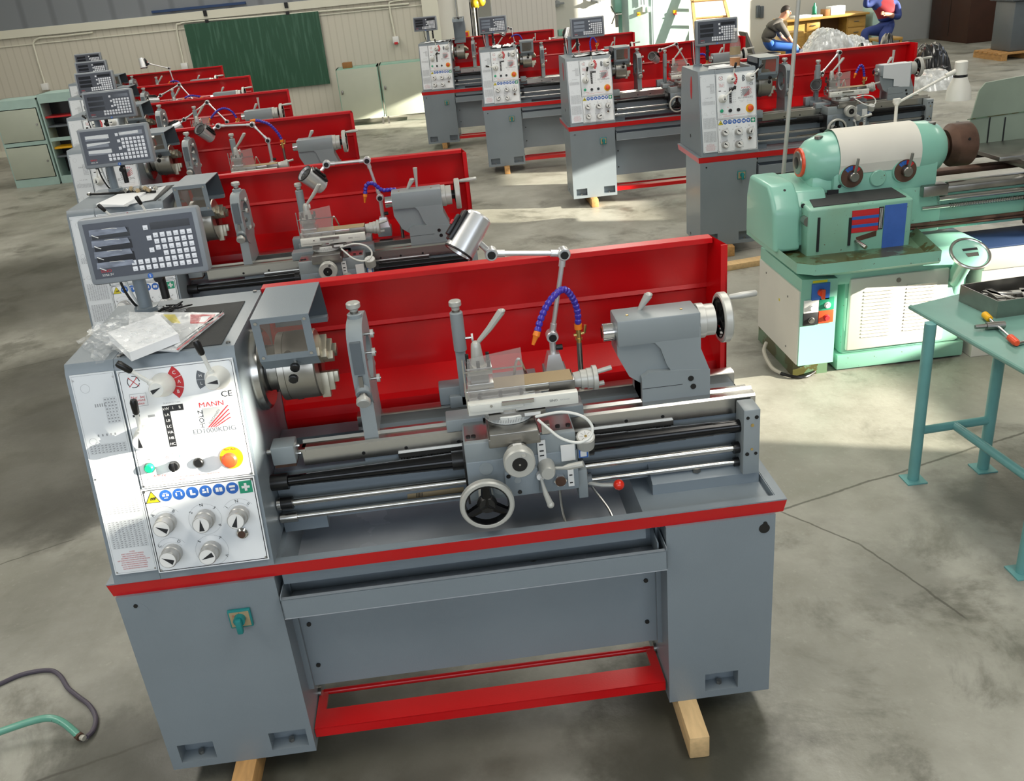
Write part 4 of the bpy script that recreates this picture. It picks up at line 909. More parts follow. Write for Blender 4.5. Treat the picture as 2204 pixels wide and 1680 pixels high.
def make_lathe(loc, rz, label, o):
    r = tag(empty('metal_lathe', loc, rz), label, 'lathe', o['group']); P = lambda n, k, f, par=r: part(n, par, k, f)
    P('stand_cabinet', 'l', lambda: m_cab(False)); P('stand_cabinet', 'r', lambda: m_cab(True)); P('stand_panel', '', m_backpanel); P('foot_brake', '', m_pedal)
    P('rotary_switch', '', m_switch); t = P('chip_tray', '', m_tray); P('tray_rim', '', m_rim, t); P('pull_out_tray', '', m_drip); P('splash_guard', '', m_splash)
    hd = P('headstock', '', m_headstock); mt_ = P('top_mat', '', lambda: MB('rubber').box(.165, .433, .13, .48, 1.4137, 1.4165))
    P('gear_chart', '', m_chart); cp = P('control_panel', '', m_upper); gp = P('gear_selector_panel', '', m_lower)
    for i in range(5): a = o.get('knobs', {}).get(i); P('selector_knob', (i, a), lambda: m_knob(i, a), gp)
    for i in range(3): a = o.get('levers', (2.35, 1.75, 1.5))[i]; P('gear_lever', (i, a), lambda: m_lever(i, a), cp)
    for k, n in (('green', 'indicator_lamp'), ('select', 'selector_switch'), ('black', 'push_button'), ('estop', 'emergency_stop')): P(n, k, lambda: m_buttons(k), cp)
    P('oil_sight_glass', '', lambda: m_buttons('sight'), gp); P('spindle_flange', '', m_flange)
    ch = P('chuck', '', m_chuck)
    for k in range(3): P('chuck_jaw', k, lambda: m_jaw(k), ch)
    g = P('chuck_guard', '', m_guard); P('guard_window', '', m_guardwin, g)
    if o.get('open'):  # guard swung up about its hinge
        g.matrix_local = Matrix.Translation((0, .43, 1.43)) @ Matrix.Rotation(-1.5, 4, 'X') @ Matrix.Translation((0, -.43, -1.43))
    b = P('bed', '', m_bed)
    for k in range(3): P('bed_way', k, lambda: m_way(k), b)
    P('bed_trough', '', lambda: m_way(3), b); P('gear_rack', '', m_rack, b); P('label_strip', '', m_strip, b); P('carriage_stop', '', m_stopblock)
    cx = o.get('cx', 1.035)
    for k in ('l', 'r', 'feed_rod', 'control_rod'): P('leadscrew_cover' if len(k) == 1 else k, (k, cx), lambda: m_rods(k, cx))
    P('end_bracket', '', m_endbracket)
    cg = P('carriage', '', m_saddle); cg.location.x = cx
    P('apron', '', m_apron, cg); P('carriage_handwheel', '', m_bigwheel, cg); P('cross_slide_handwheel', '', m_crosswheel, cg)
    for k in ('half_nut_lever', 'feed_lever', 'start_lever'): P(k, '', lambda: m_levers(k), cg)
    for n, f in (('thread_dial', m_dial), ('cross_slide', m_cross), ('swivel_base', m_swivel), ('top_slide', m_top), ('top_slide_handwheel', m_topwheel), ('tool_post', m_toolpost), ('tool_post_lever', m_tplever), ('chip_shield', m_shield), ('linear_scale', m_scale), ('scale_cable', m_loop), ('lubrication_pipe', m_loop2), ('follow_rest', m_follow)):
        P(n, '', f, cg)
    if o.get('steady', True): st = P('steady_rest', '', m_steady); st.location.x = o.get('sx', 0)
    tl = P('tailstock', '', m_tail); tl.location.x = o.get('tx', 0)
    P('quill', '', m_quill, tl); P('tailstock_handwheel', '', m_tswheel, tl); P('clamp_lever', o.get('tl', 0), lambda: m_tslever(o.get('tl', 0)), tl)
    P('drain_pipe', 0, lambda: m_hose(0)); P('drain_pipe', 1, lambda: m_hose(1))
    P('readout_post', '', m_dropost)
    if 'dro' in o: add_dro(r, *o['dro'][:2], **o['dro'][2])
    if 'lamp' in o: add_lamp(r, *o['lamp'])
    if 'hose' in o: add_coolant(r, o['hose'])
    return r
# ------------------------------------------------------------------ the place
def struct(name, mb, **k): return tag(mb.build(name), kind='structure')
struct('floor', MB('concrete').box(-8, 15, -7, 22, -.2, 0))
WZ = 6.0
def wall_with_openings(name, mtl, x=None, y=None, a0=0, a1=1, openings=(), t=.25):
    """thick wall along y (x given) or along x (y given) with rectangular openings (a, b, z0, z1)"""
    m = MB(mtl); As = sorted({a0, a1, *[q for o in openings for q in o[:2]]}); Zs = sorted({0, WZ, *[q for o in openings for q in o[2:]]})
    for i in range(len(As)-1):
        for j in range(len(Zs)-1):
            ca, cz = (As[i]+As[i+1])/2, (Zs[j]+Zs[j+1])/2
            if any(o[0] < ca < o[1] and o[2] < cz < o[3] for o in openings): continue
            if x is not None: m.box(x, x+t, As[i], As[i+1], Zs[j], Zs[j+1])
            else: m.box(As[i], As[i+1], y, y+t, Zs[j], Zs[j+1])
    return struct(name, m)
SUNWIN = [(-5.42, -4.98, 4.87, 5.17), (-2.75, -1.25, 2.95, 3.62), (1.75, 2.65, 3.05, 3.68), (3.3, 4.25, 3.05, 3.5), (8.3, 9.9, 3.6, 4.2), (11.6, 13.4, 2.2, 5.2), (14.6, 17.2, 2.0, 5.2), (17.3, 18.5, 1.9, 5.0)]  # unseen openings, placed and sized so the sun lands in chosen patches
wall_with_openings('wall_right', 'wallplain', x=14, a0=-7, a1=22, openings=SUNWIN)
for i, (a, b, c, d) in enumerate(SUNWIN):
    m = MB('trimcream'); m.box(14.08, 14.14, a, a+.04, c, d); m.box(14.08, 14.14, b-.04, b, c, d); m.box(14.08, 14.14, a, b, c, c+.04); m.box(14.08, 14.14, a, b, d-.04, d); struct('window_%d' % (i+1), m)
wall_with_openings('wall_left', 'wallpanel', x=-8.25, a0=-7, a1=22)
wall_with_openings('wall_front', 'wallplain', y=-7.25, a0=-8, a1=15)
struct('ceiling', MB('ceilingw').box(-8.25, 14.25, -7, 22, WZ, WZ+.2))
YB = 15.1
struct('wall_back', MB('wallpanel').box(-8, 1.22, YB, YB+.2, 0, 2.0))
struct('trim_1', MB('trimcream').box(-8, 1.22, YB-.05, YB, 1.93, 2.06).box(-8, 1.22, YB-.02, YB, 1.80, 1.815))
struct('wall_back_upper', MB('wallgrey').box(-8, 1.22, YB+.02, YB+.2, 2.06, WZ))
struct('trim_2', MB('navy').box(-3.6, -2.0, YB-.03, YB+.02, 2.10, 2.14))
struct('trim_3', MB('trimcream').box(1.0, 1.28, YB-.12, YB+.2, 0, WZ))
wl = MB('wallwhite'); wl.box(1.28, 1.83, YB, YB+.2, 0, WZ); struct('wall_back_white', wl)
struct('wall_back_panel', MB('wallcorr').box(2.22, 3.35, YB, YB+.2, 0, WZ))
wall_with_openings('wall_far', 'wallwhite', y=18.4, a0=1, a1=11.0)
struct('wall_far_grey', MB('wallplain').box(11.0, 14, 18.6, 18.8, 0, WZ)); struct('baseboard_far', MB('trimcream').box(13.0, 14, 18.56, 18.6, 0, .14))
struct('baseboard_back', MB('trimcream').box(-8, 1.0, YB-.03, YB, 0, .1))

def thing(name, label, cat, loc=(0, 0, 0), rz=0, group=None): return tag(empty(name, loc, rz), label, cat, group)

# ------------------------------------------------------------------ lathes
V3 = Vector
L0o = dict(group='lathes in the left row', dro=(.197, 1.622, dict(cy=.45, yaw=.05, tilt=-.12, face='film')),
    lamp=(at(1188, 722, y=.44), at(1213, 545, y=.44), at(1057, 545, y=.42), at(1010, 503, y=.40), V3((-.62, -.35, -.75))),
    hose=[at(1147, 742, y=.26), at(1156, 715, y=.27), at(1166, 680, y=.29), at(1185, 645, y=.32), at(1212, 622, y=.36), at(1232, 640, y=.39), at(1243, 670, y=.40), at(1244, 697, y=.40)])
make_lathe((0, 0, 0), 0, 'grey and red lathe nearest the camera, a manual in plastic on its headstock', L0o)
LR = [(-.7166, 2.0459), (-1.438, 4.0937), (-2.1701, 6.1678), (-2.8705, 8.1952), (-3.6015, 10.291)]
def lp(i, px, py, dy): p = at(px, py, y=LR[i][1]+dy); return p-V3((*LR[i], 0))
lamps = [((818, 425), (790, 345), (703, 353), (675, 388), (-.45, -.3, .55)), ((577, 262+40), (543, 268), (470, 271), (442, 287), (-.3, -.5, .5)), ((489, 262), (446, 220), (397, 257), (378, 274), (-.9, -.2, -.3)),
         ((417, 216), (386, 182), (346, 205), (330, 216), (-.8, -.5, .1)), ((374, 176), (364, 147), (320, 137), (307, 136), (.1, -.2, -1))]
hoses = [[(785, 436), (786, 418), (788, 398), (802, 394), (822, 409), (838, 408), (853, 408)], [(538, 259), (549, 259), (562, 261), (580, 268), (597, 285), (606, 300)], [(448, 264), (453, 255), (468, 238), (484, 233), (499, 240), (509, 254)],
         [(392, 216), (397, 211), (408, 206), (420, 206), (432, 208)], [(362, 180), (366, 176), (374, 174), (384, 176), (390, 184)]]
labs = ['second lathe of the left row, loose white papers lying on its headstock', 'third lathe of the left row, its lamp arm level and blue hose sloping right',
        'fourth lathe of the left row, blue hose arching below a bent lamp arm', 'fifth lathe of the left row, one before the row ends', 'rearmost lathe of the left row, standing nearest the green chalkboard']
faces = ['torn', 'plain', 'plain', 'plain', 'plain']
dros = [(.214, 1.636), (.268, 1.642), (.236, 1.655), (.235, 1.645), (.235, 1.645)]
dros = [(.214, 1.636), (.268, 1.645), (.236, 1.655), (.24, 1.65), (.24, 1.65)]
for i in range(5):
    K, a, b, c, d = lamps[i]; o = dict(group='lathes in the left row', dro=(*dros[i], dict(yaw=.05, tilt=-.12, face=faces[i])), tl=1 if i in (0, 2) else 0,
        levers=(2.2, 1.9, 1.35) if i < 2 else (2.35, 1.75, 1.5))
    k = lp(i, *K, .44); k.z = max(k.z, 1.17); o['lamp'] = (k, lp(i, *a, .44), lp(i, *b, .42), lp(i, *c, .40), V3(d)); o['hose'] = [lp(i, *q, .34) for q in hoses[i]]
    if i == 0: o['hose'] = [lp(0, *q, .36) for q in hoses[0]]
    make_lathe((*LR[i], 0), 0, labs[i], o)
RR = [(.8661, 11.0883, -.1072), (1.5894, 8.9462, -.0619), (2.3114, 6.8472, -.0058), (3.0216, 4.7679, -.0105)]
def rp(i, px, py, dy):
    X, Y, r = RR[i]; n = V3((-math.sin(r), math.cos(r), 0)); o = V3((X, Y, 0)); d = FW + RT*((px-1102)/FPX) - UP*((py-840)/FPX)
    t = ((o+n*dy)-CAM).dot(n)/d.dot(n); p = CAM+d*t-o; c, s = math.cos(r), math.sin(r); return V3((c*p.x+s*p.y, -s*p.x+c*p.y, p.z))
rl = ['rearmost lathe of the right row, its chuck guard swung straight up', 'third lathe of the right row, crumpled white paper on its headstock', 'second lathe of the right row, open sunlit floor left of its stand', 'front lathe of the right row, a bottle of orange drink standing on its headstock']
rd = [(.118, 1.652, -.10), (.218, 1.66, -.12), (.31, 1.655, -.05), (.267, 1.658, .0)]
rlamp = [((1108, 92), (1100, 62), (1094, 60), (1085, 66), (-.5, -.3, -.8)), ((1245, 96), (1240, 62), (1232, 60), (1222, 72), (-.3, -.2, -1)), ((1480, 140), (1455, 95), (1420, 108), (1408, 125), (-.45, -.6, .35)), ((1806, 160), (1806, 113), (1768, 158), (1756, 186), (-.35, -.85, .3))]
rh = [[(1096, 83), (1100, 80), (1108, 75), (1118, 76), (1124, 86)], [(1268, 120), (1272, 110), (1270, 90), (1276, 80), (1284, 92)], [(1500, 125), (1504, 120), (1508, 116), (1518, 118), (1522, 128)], [(1838, 168), (1842, 158), (1852, 140), (1858, 146), (1860, 165)]]
lev = [(1.6, .9, .75), (1.3, .9, 2.9), (1.65, 1.0, 1.4), (1.35, .75, .75)]
for i in range(4):
    X, Y, r = RR[i]; K, a, b, c, d = rlamp[i]; k = rp(i, *K, .44); k.z = max(1.17, k.z)
    k.x = min(max(k.x, 1.2), 1.5)
    o = dict(group='lathes in the right row', dro=(rd[i][0], rd[i][1], dict(yaw=rd[i][2], tilt=-.06)), lamp=(k, rp(i, *a, .44), rp(i, *b, .40), rp(i, *c, .36), V3(d)), hose=[rp(i, *q, .36) for q in rh[i]], levers=lev[i],
             knobs={0: -35, 1: -40, 3: -35 if i != 1 else 215, 4: -40 if i in (0, 1, 3) else 200}, open=(i == 0), tl=1)
    make_lathe((X, Y, 0), r, rl[i], o)

# wooden blocks under the machines
def wblock(X, Y, r, x0, x1, y0, y1, z1, label, mt='wood_light', grp='wooden blocks under the lathes'):
    b = MB(mt).box(x0, x1, y0, y1, 0, z1, bev=.004); c = V3(((x0+x1)/2, (y0+y1)/2, 0)); b.v = [v-c for v in b.v]
    o = b.build('wooden_block'); o.matrix_world = Matrix.Translation((X, Y, 0)) @ Matrix.Rotation(r, 4, 'Z') @ Matrix.Translation(c); tag(o, label, 'wooden block', grp)
wblock(0, 0, 0, .205, .272, -.085, .46, .0840, 'wooden block poking out under the left cabinet of the nearest lathe', 'wood'); wblock(0, 0, -.02, 1.610, 1.672, -.125, .46, .0840, 'pale square timber jutting forward under the right cabinet of the nearest lathe')
for (X, Y, r), (a, b, c), lb in zip(RR, [(.205, .275, -.0), (.20, .265, -.09), (.18, .25, -.09), (.215, .275, -.07)], ['small timber block under the left cabinet of the rearmost right-row lathe', 'timber block under the left cabinet of the third right-row lathe', 'timber block under the left cabinet of the second right-row lathe', 'short timber block under the left cabinet of the front right-row lathe']):
    wblock(X, Y, r, a, b, c, .4, .083, lb, 'wood')
for X, Y in LR:
    for xa in (.205, 1.61): wblock(X, Y, 0, xa, xa+.065, .02, .42, .0840, 'timber block under a left-row lathe, hidden behind the lathe in front', 'wood', 'hidden blocks under the left row')
a, b = at(1545, 582, z=.0), at(1640, 566, z=.0)
pl = MB('wood_light').box(-.3, .3, -.05, .05, 0, .045, bev=.003).build('wooden_plank'); pl.location = (a+b)/2+V3((0, .0, 0)); pl.rotation_euler.z = math.atan2((b-a).y, (b-a).x); tag(pl, 'pale plank lying on the floor behind the red splash guard of the nearest lathe', 'plank')

# ------------------------------------------------------------------ things lying on the nearest headstock
ZT = 1.4137
def plate_poly(m, pts, z, t, mt, dz=None):
    P = [V3((p[0], p[1], z+(dz[i] if dz else 0))) for i, p in enumerate(pts)]; Q = [p-V3((0, 0, t)) for p in P]; n = len(P)
    m.add(P+Q, [tuple(range(n)), tuple(range(n, 2*n))[::-1]]+[(i, n+i, n+(i+1) % n, (i+1) % n) for i in range(n)], mt)
def hx(X, Y, z): p = at(100+X/3.652, 400+Y/3.652, z=z); return (p.x, p.y)
m = MB('paper'); 
plate_poly(m, [hx(650, 990, 1.424), hx(1395, 995, 1.424), hx(1030, 1290, 1.424), hx(640, 1270, 1.424)], 1.424, .006, 'paper2')
plate_poly(m, [hx(1370, 1030, 1.4185), hx(1395, 997, 1.4185), hx(1030, 1293, 1.4185), hx(1010, 1280, 1.4185)], 1.4275, .001, 'paper2')
plate_poly(m, [hx(1130, 1010, 1.4245), hx(1330, 1010, 1.4245), hx(1255, 1080, 1.4245), hx(1130, 1080, 1.4245)], 1.4248, .0004, 'textred'); plate_poly(m, [hx(1220, 1025, 1.425), hx(1290, 1022, 1.425), hx(1240, 1070, 1.425), hx(1200, 1070, 1.425)], 1.4252, .0003, 'paper')
plate_poly(m, [hx(915, 1010, 1.4245), hx(1010, 1010, 1.4245), hx(1055, 1080, 1.4245), hx(985, 1075, 1.4245)], 1.4248, .0004, 'signyellow')
plate_poly(m, [hx(1385, 998, 1.4248), hx(1395, 996, 1.4248), hx(1035, 1288, 1.4248), hx(1020, 1285, 1.4248)], 1.4248, .0003, 'textred')
solid('brochure', m, 'white brochure with red and yellow print under plastic on the nearest headstock', 'brochure')
m = MB('paper'); plate_poly(m, [hx(480, 1150, 1.452), hx(880, 1005, 1.452), hx(1035, 1160, 1.452), hx(650, 1310, 1.452)], 1.452, .024, 'paper')
for k in range(6): plate_poly(m, [hx(650-1, 1313, 1.45-.003*k), hx(1037, 1163, 1.45-.003*k), hx(1036, 1165, 1.45-.003*k), hx(650, 1316, 1.45-.003*k)], 1.45-.0035*k, .0008, 'inkgrey') if k < 0 else None
solid('manual', m, 'thick white manual lying on top of the brochure on the nearest headstock', 'manual')
def crumple(name, nx, ny, corners, z0, amp, mt, label, cat, seed=1, sag=None, edge=0):
    rnd = random.Random(seed); A, B, Cc, D = [V3((*c, 0)) for c in corners]; g = {}; m = MB(mt)
    for j in range(ny+1):
        for i in range(nx+1):
            u, v = i/nx, j/ny; p = A.lerp(B, u).lerp(D.lerp(Cc, u), v); p += V3((rnd.uniform(-1, 1), rnd.uniform(-1, 1), 0))*.006
            p.z = z0+(sag(u, v) if sag else 0)+abs(rnd.gauss(0, 1))*amp; g[i, j] = len(m.v); m.v.append(p)
    m.mats.append(mt)
    for j in range(ny):
        for i in range(nx): m.f.append((g[i, j], g[i+1, j], g[i+1, j+1])); m.mi.append(0); m.f.append((g[i, j], g[i+1, j+1], g[i, j+1])); m.mi.append(0)
    return solid(name, m, label, cat)
crumple('plastic_sleeve', 30, 22, [hx(400, 1120, 1.46), hx(650, 985, 1.46), hx(1390, 990, 1.46), hx(1030, 1295, 1.46)][:0] or [hx(300, 1150, 1.455), hx(640, 980, 1.455), hx(1060, 1130, 1.455), hx(600, 1330, 1.455)], 1.4545, .003, 'plastic_film', 'crinkled clear plastic sleeve covering the manual on the nearest headstock', 'plastic sleeve', 2)
crumple('plastic_sheet', 18, 12, [hx(640, 985, 1.43), hx(1390, 993, 1.43), hx(1040, 1290, 1.43), hx(700, 1280, 1.43)], 1.4262, .0022, 'plastic_film', 'clear plastic sheet over the brochure on the nearest headstock', 'plastic sheet', 4)
crumple('plastic_bag', 14, 12, [hx(240, 1215, 1.42), hx(430, 1060, 1.42), hx(620, 1190, 1.42), hx(420, 1400, 1.42)], 1.4145, .005, 'plastic_film', 'empty crinkled plastic bag at the left edge of the nearest headstock', 'plastic bag', 3)
# small bag of fasteners behind
m = MB('black'); rnd = random.Random(9); c0 = V3((*hx(985, 955, 1.43), 1.43))
pts = [c0+V3((rnd.gauss(0, .018), rnd.gauss(0, .012), rnd.gauss(0, .006))) for _ in range(26)]; m.tube(pts, .0022, 6, 'black', smooth=4); solid('coiled_wire', m, 'small coil of dark wire behind the brochure on the nearest headstock', 'wire')
crumple('zip_bag', 8, 6, [hx(870, 925, 1.425), hx(1120, 935, 1.425), hx(1080, 985, 1.425), hx(880, 985, 1.425)], 1.4165, .006, 'plastic_film', 'small clear bag under the coiled wire behind the brochure', 'plastic bag', 6)
# things on the second headstock
def h2(X, Y, z): p = at(120+X/4.2, 300+Y/4.2, z=z); return (p.x, p.y)
m = MB('paper'); plate_poly(m, [h2(365, 590, 1.425), h2(560, 500, 1.425), h2(835, 468, 1.425), h2(615, 598, 1.425)], 1.428, .008, 'paper'); plate_poly(m, [h2(370, 598, 1.425), h2(560, 510, 1.425), h2(830, 470, 1.425), h2(640, 590, 1.425)], 1.42, .004, 'paper2'); solid('paper_stack', m, 'small stack of white sheets on the headstock of the second left-row lathe', 'papers')
m = MB('paper2'); plate_poly(m, [h2(620, 590, 1.42), h2(860, 450, 1.42), h2(1000, 415, 1.42), h2(880, 540, 1.42)], 1.4195, .003, 'paper2'); plate_poly(m, [h2(800, 560, 1.418), h2(900, 540, 1.418), h2(1045, 412, 1.418), h2(990, 415, 1.418)], 1.4172, .002, 'ink'); solid('notebook', m, 'open grey notebook under the papers on the second left-row headstock', 'notebook')
m = MB('steel'); p0, p1 = V3((*h2(285, 490, 1.43), 1.427)), V3((*h2(900, 465, 1.43), 1.427)); m.tube([p0, p1], .006, 8, 'black'); d = (p1-p0); m.tube([p0+d*.02, p0+d*.05], .009, 8, 'steel')
rnd = random.Random(4)
for k in range(9): p = p0.lerp(p1, .62+.045*k)+V3((rnd.uniform(-.01, .01), rnd.uniform(-.012, .02), rnd.uniform(0, .012))); m.rev(p, (rnd.uniform(-1, 1), .4, .6), [(0, .009), (.014, .012), (.02, .006)], 8, 'tan' if k % 2 else 'steel')
solid('grease_gun', m, 'long dark hand tool with brass fittings behind the papers on the second left-row headstock', 'tool')

# ------------------------------------------------------------------ mint green old lathe
def Z8(X, Y, **k): return at(1560+X/2.896, 240+Y/2.896, **k)
ml = thing('old_lathe', 'worn mint green old lathe with white louvred cover and blue and red dials', 'lathe', (3.4, 2.4, 0)); O = V3((3.4, 2.4, 0))
def mp(n, m, par=ml): m.v = [v-O for v in m.v]; return m.build(n, par)
m = MB('mint_worn'); m.box(3.15, 3.89, 2.39, 2.95, .012, .10, bev=.006); m.box(3.17, 3.87, 2.40, 2.93, .10, .60, bev=.02); m.box(3.1, 3.93, 2.385, 2.93, .52, .68, 'mint', .02); mp('base', m)
m = MB('offwhite'); 
m.box(3.19, 3.75, 2.372, 2.40, .13, .555, bev=.012)
for c, (xa, xb) in enumerate(((3.27, 3.44), (3.51, 3.68))):
    for r in range(14):
        z = .20+r*.0205+(c*.012); m.quad([(xa, 2.372, z), (xb, 2.372, z), (xb, 2.362, z+.005), (xa, 2.368, z+.005)]); m.quad([(xb, 2.3715, z), (xb, 2.3715, z+.010), (xb, 2.362, z+.005)], 'ink'); m.quad([(xa, 2.368, z+.005), (xb, 2.362, z+.005), (xb, 2.372, z+.012), (xa, 2.372, z+.012)])  # ink triangle paints in the shade at each louvre's right end
m.cyl((3.46, 2.372, .52), (3.46, 2.367, .52), .013, mt='steel_dark', n=12)
mp('louvred_cover', m)
# electric box
m = MB('mint'); m.hexa([(2.90, 2.33, .095), (3.10, 2.33, .095), (3.10, 2.98, .095), (2.90, 2.98, .095), (2.90, 2.33, .60), (3.10, 2.33, .585), (3.10, 2.98, .585), (2.90, 2.98, .60)]); m.box(2.892, 2.90, 2.34, 2.97, .10, .53, 'offwhite'); m.box(2.90, 3.10, 2.40, 2.98, .0, .095, 'mint_oily')
for y, z in ((2.5, .45), (2.85, .48), (2.5, .15)): m.cyl((2.892, y, z), (2.889, y, z), .006, mt='steel_dark', n=8)
m.box(2.891, 2.892, 2.62, 2.635, .38, .395, 'signyellow'); bx = mp('electric_box', m)
m = MB('signblue'); m.box(2.955, 3.055, 2.322, 2.33, .475, .57, 'signblue', .002); m.rev((3.005, 2.322, .52), (0, -1, 0), [(0, .02), (.02, .018)], 16, 'estop'); m.box(2.998, 3.016, 2.285, 2.303, .49, .545, 'estop', .003); m.box(2.96, 3.04, 2.328, 2.33, .574, .586, 'signyellow'); mp('main_switch', m, bx)
m = MB('white'); 
for x, z, t, b in ((2.915, .408, 'white', 'white'), (3.0, .413, 'signgreen', 'cream'), (2.915, .335, 'ink', 'steel_dark'), (3.0, .340, 'estop', 'textred')):
    m.box(x, x+.082, 2.322, 2.33, z, z+.072, t, .001); m.rev((x+.045, 2.322, z+.03), (0, -1, 0), [(0, .018), (.004, .018), (.005, .014), (.014, .013)], 14, b)
mp('button_panel', m, bx)
# tray
m = MB('mint_worn'); P = [(2.80, 2.16), (2.87, 2.10), (3.53, 2.10), (3.70, 2.95), (2.80, 2.95)]; Q = [(2.84, 2.22), (2.90, 2.19), (3.50, 2.19), (3.66, 2.93), (2.84, 2.93)]
z0, z1 = .70, .755; n = 5
for i in range(5): j = (i+1) % n; m.quad([(*P[i], z0), (*P[j], z0), (*P[j], z1), (*P[i], z1)]); m.quad([(*Q[i], .715), (*Q[j], .715), (*P[j], z1), (*P[i], z1)][::-1], 'mint_oily')
m.add([(*q, .715) for q in Q], [tuple(range(5))], 'mint_oily'); m.add([(*q, z0) for q in P]+[(3.05, 2.36, .60), (3.1, 2.34, .60), (3.66, 2.34, .60), (3.66, 2.93, .60), (3.05, 2.93, .60)], [(i, 5+i, 5+(i+1) % 5, (i+1) % 5) for i in range(5)][::-1], 'mint'); mp('chip_tray', m)
# gear cover
m = MB('mint'); 
prof = [(2.43, .73), (2.45, .95), (2.50, 1.02), (2.56, 1.075), (2.85, 1.075), (2.90, .95), (2.90, .73)]
bm = bmesh.new(); 
def rounded_prism(prof, x0, x1, bev):
    mm = MB('mint'); mm.prism(prof, 'x', x0, x1); bm = bmesh.new(); vs_ = [bm.verts.new(v) for v in mm.v]; [bm.faces.new([vs_[i] for i in f]) for f in mm.f]; bmesh.ops.recalc_face_normals(bm, faces=bm.faces[:])
    bmesh.ops.bevel(bm, geom=bm.edges[:], offset=bev, segments=3, affect='EDGES', profile=.5); bm.verts.index_update(); r = ([v.co.copy() for v in bm.verts], [[v.index for v in f.verts] for f in bm.faces]); bm.free(); return r
bm.free()
m.add(*rounded_prism(prof, 2.775, 2.925, .022)); m.add(*rounded_prism([(2.45, .75), (2.47, .95), (2.52, 1.03), (2.85, 1.06), (2.88, .75)], 2.915, 3.08, .012)); m.cyl((2.86, 2.53, 1.04), (2.86, 2.525, 1.045), .007, mt='ink', n=10); m.cyl((2.935, 2.452, .97), (2.935, 2.447, .97), .012, mt='ink', n=12); mp('gear_cover', m)
# gearbox
m = MB('mint_worn'); a0 = Z8(520, 600, y=2.37); 
m.add(*rounded_prism([(2.37, .70), (2.37, .965), (2.60, 1.0), (2.60, .70)], 2.935, 3.50, .012), 'mint_worn'); m.box(2.98, 3.46, 2.40, 2.60, .985, .992, 'rubber') if False else m.hexa([(2.97, 2.395, .966), (3.47, 2.395, .966), (3.45, 2.58, .994), (3.0, 2.58, .994), (2.97, 2.395, .973), (3.47, 2.395, .973), (3.45, 2.58, 1.0), (3.0, 2.58, 1.0)], 'rubber')
gb = mp('feed_gearbox', m)
m = MB('blueplate'); m.box(3.345, 3.465, 2.366, 2.37, .715, .945, 'blueplate')
for k in range(5): m.box(3.17, 3.315, 2.366, 2.37, .82+k*.022, .836+k*.022, 'textred' if k % 2 == 0 else 'signblue')
m.box(3.17, 3.315, 2.367, 2.37, .815, .935, 'textred'); m.box(3.315, 3.34, 2.366, 2.37, .82, .94, 'ink'); 
for k in range(3): m.box(3.32+k*.006, 3.322+k*.006, 2.3655, 2.366, .825, .935, 'cream')
mp('dial_plate', m, gb)
m = MB('steel_dark'); m.box(2.985, 2.997, 2.362, 2.37, .735, .92, 'ink'); m.box(3.155, 3.168, 2.362, 2.37, .75, .90, 'ink'); m.rev((2.94, 2.43, .90), (0, -1, 0), [(0, .026), (.05, .026)], 18, 'steel_dark'); m.cyl((3.2, 2.37, .77), (3.225, 2.30, .75), .011, mt='steel'); mp('gear_shift', m, gb)
m = MB('rust'); m.hexa([(3.20, 2.368, .765), (3.31, 2.368, .785), (3.31, 2.369, .785), (3.20, 2.369, .765), (3.20, 2.368, .79), (3.31, 2.368, .815), (3.31, 2.369, .815), (3.2, 2.369, .79)], 'rust')
mp('shift_slot', m, gb)
# headstock
m = MB('mint'); yc = 2.67; zc = 1.155
pr = [(0, .045), (.01, .075), (.05, .115), (.12, .142), (.2, .15), (.60, .15), (.70, .147), (.76, .125), (.785, .10)]
m.rev((2.985, yc, zc-.005), (1, .0, .006), pr, 40, 'mint'); m.box(3.13, 3.71, 2.535, 2.80, .97, 1.17, 'mint', .02); m.box(3.02, 3.16, 2.56, 2.82, .95, 1.09, 'mint', .03); m.cyl((3.165, 2.535, 1.03), (3.165, 2.533, 1.03), .01, mt='ink'); m.box(3.10, 3.16, 2.53, 2.54, .99, 1.015, 'ink')
m.rev((2.984, yc, zc-.005), (-1, 0, 0), [(-.012, .078), (0, .076), (.002, .066)], 32, 'estop'); m.rev((2.982, yc, zc-.005), (-1, 0, 0), [(0, .062), (.006, .058), (.008, .05)], 32, 'steel_dark'); m.rev((2.974, yc, zc-.005), (-1, 0, 0), [(0, .032), (.001, .030)], 24, 'black')
for x in (3.08, 3.70): m.cyl((x, yc-.03, zc+.128-(.01 if x < 3.2 else 0)), (x, yc-.03, zc+.142-(.01 if x < 3.2 else 0)), .022, mt='steel_dark', n=16)
hs = mp('headstock', m)
m = MB('offwhite'); N = 18; V = []
for x in (3.155, 3.60):
    for k in range(N+1): a = PI*.22+(PI*1.03-PI*.22)*k/N; V.append((x, yc+.1535*math.cos(a), zc+.1535*math.sin(a)+.001))
m.add(V, [(k, k+1, N+2+k, N+1+k) for k in range(N)]); m.quad([V[N], V[2*N+1], (3.60, 2.531, 1.09), (3.155, 2.531, 1.09)]); mp('white_cover', m, hs)
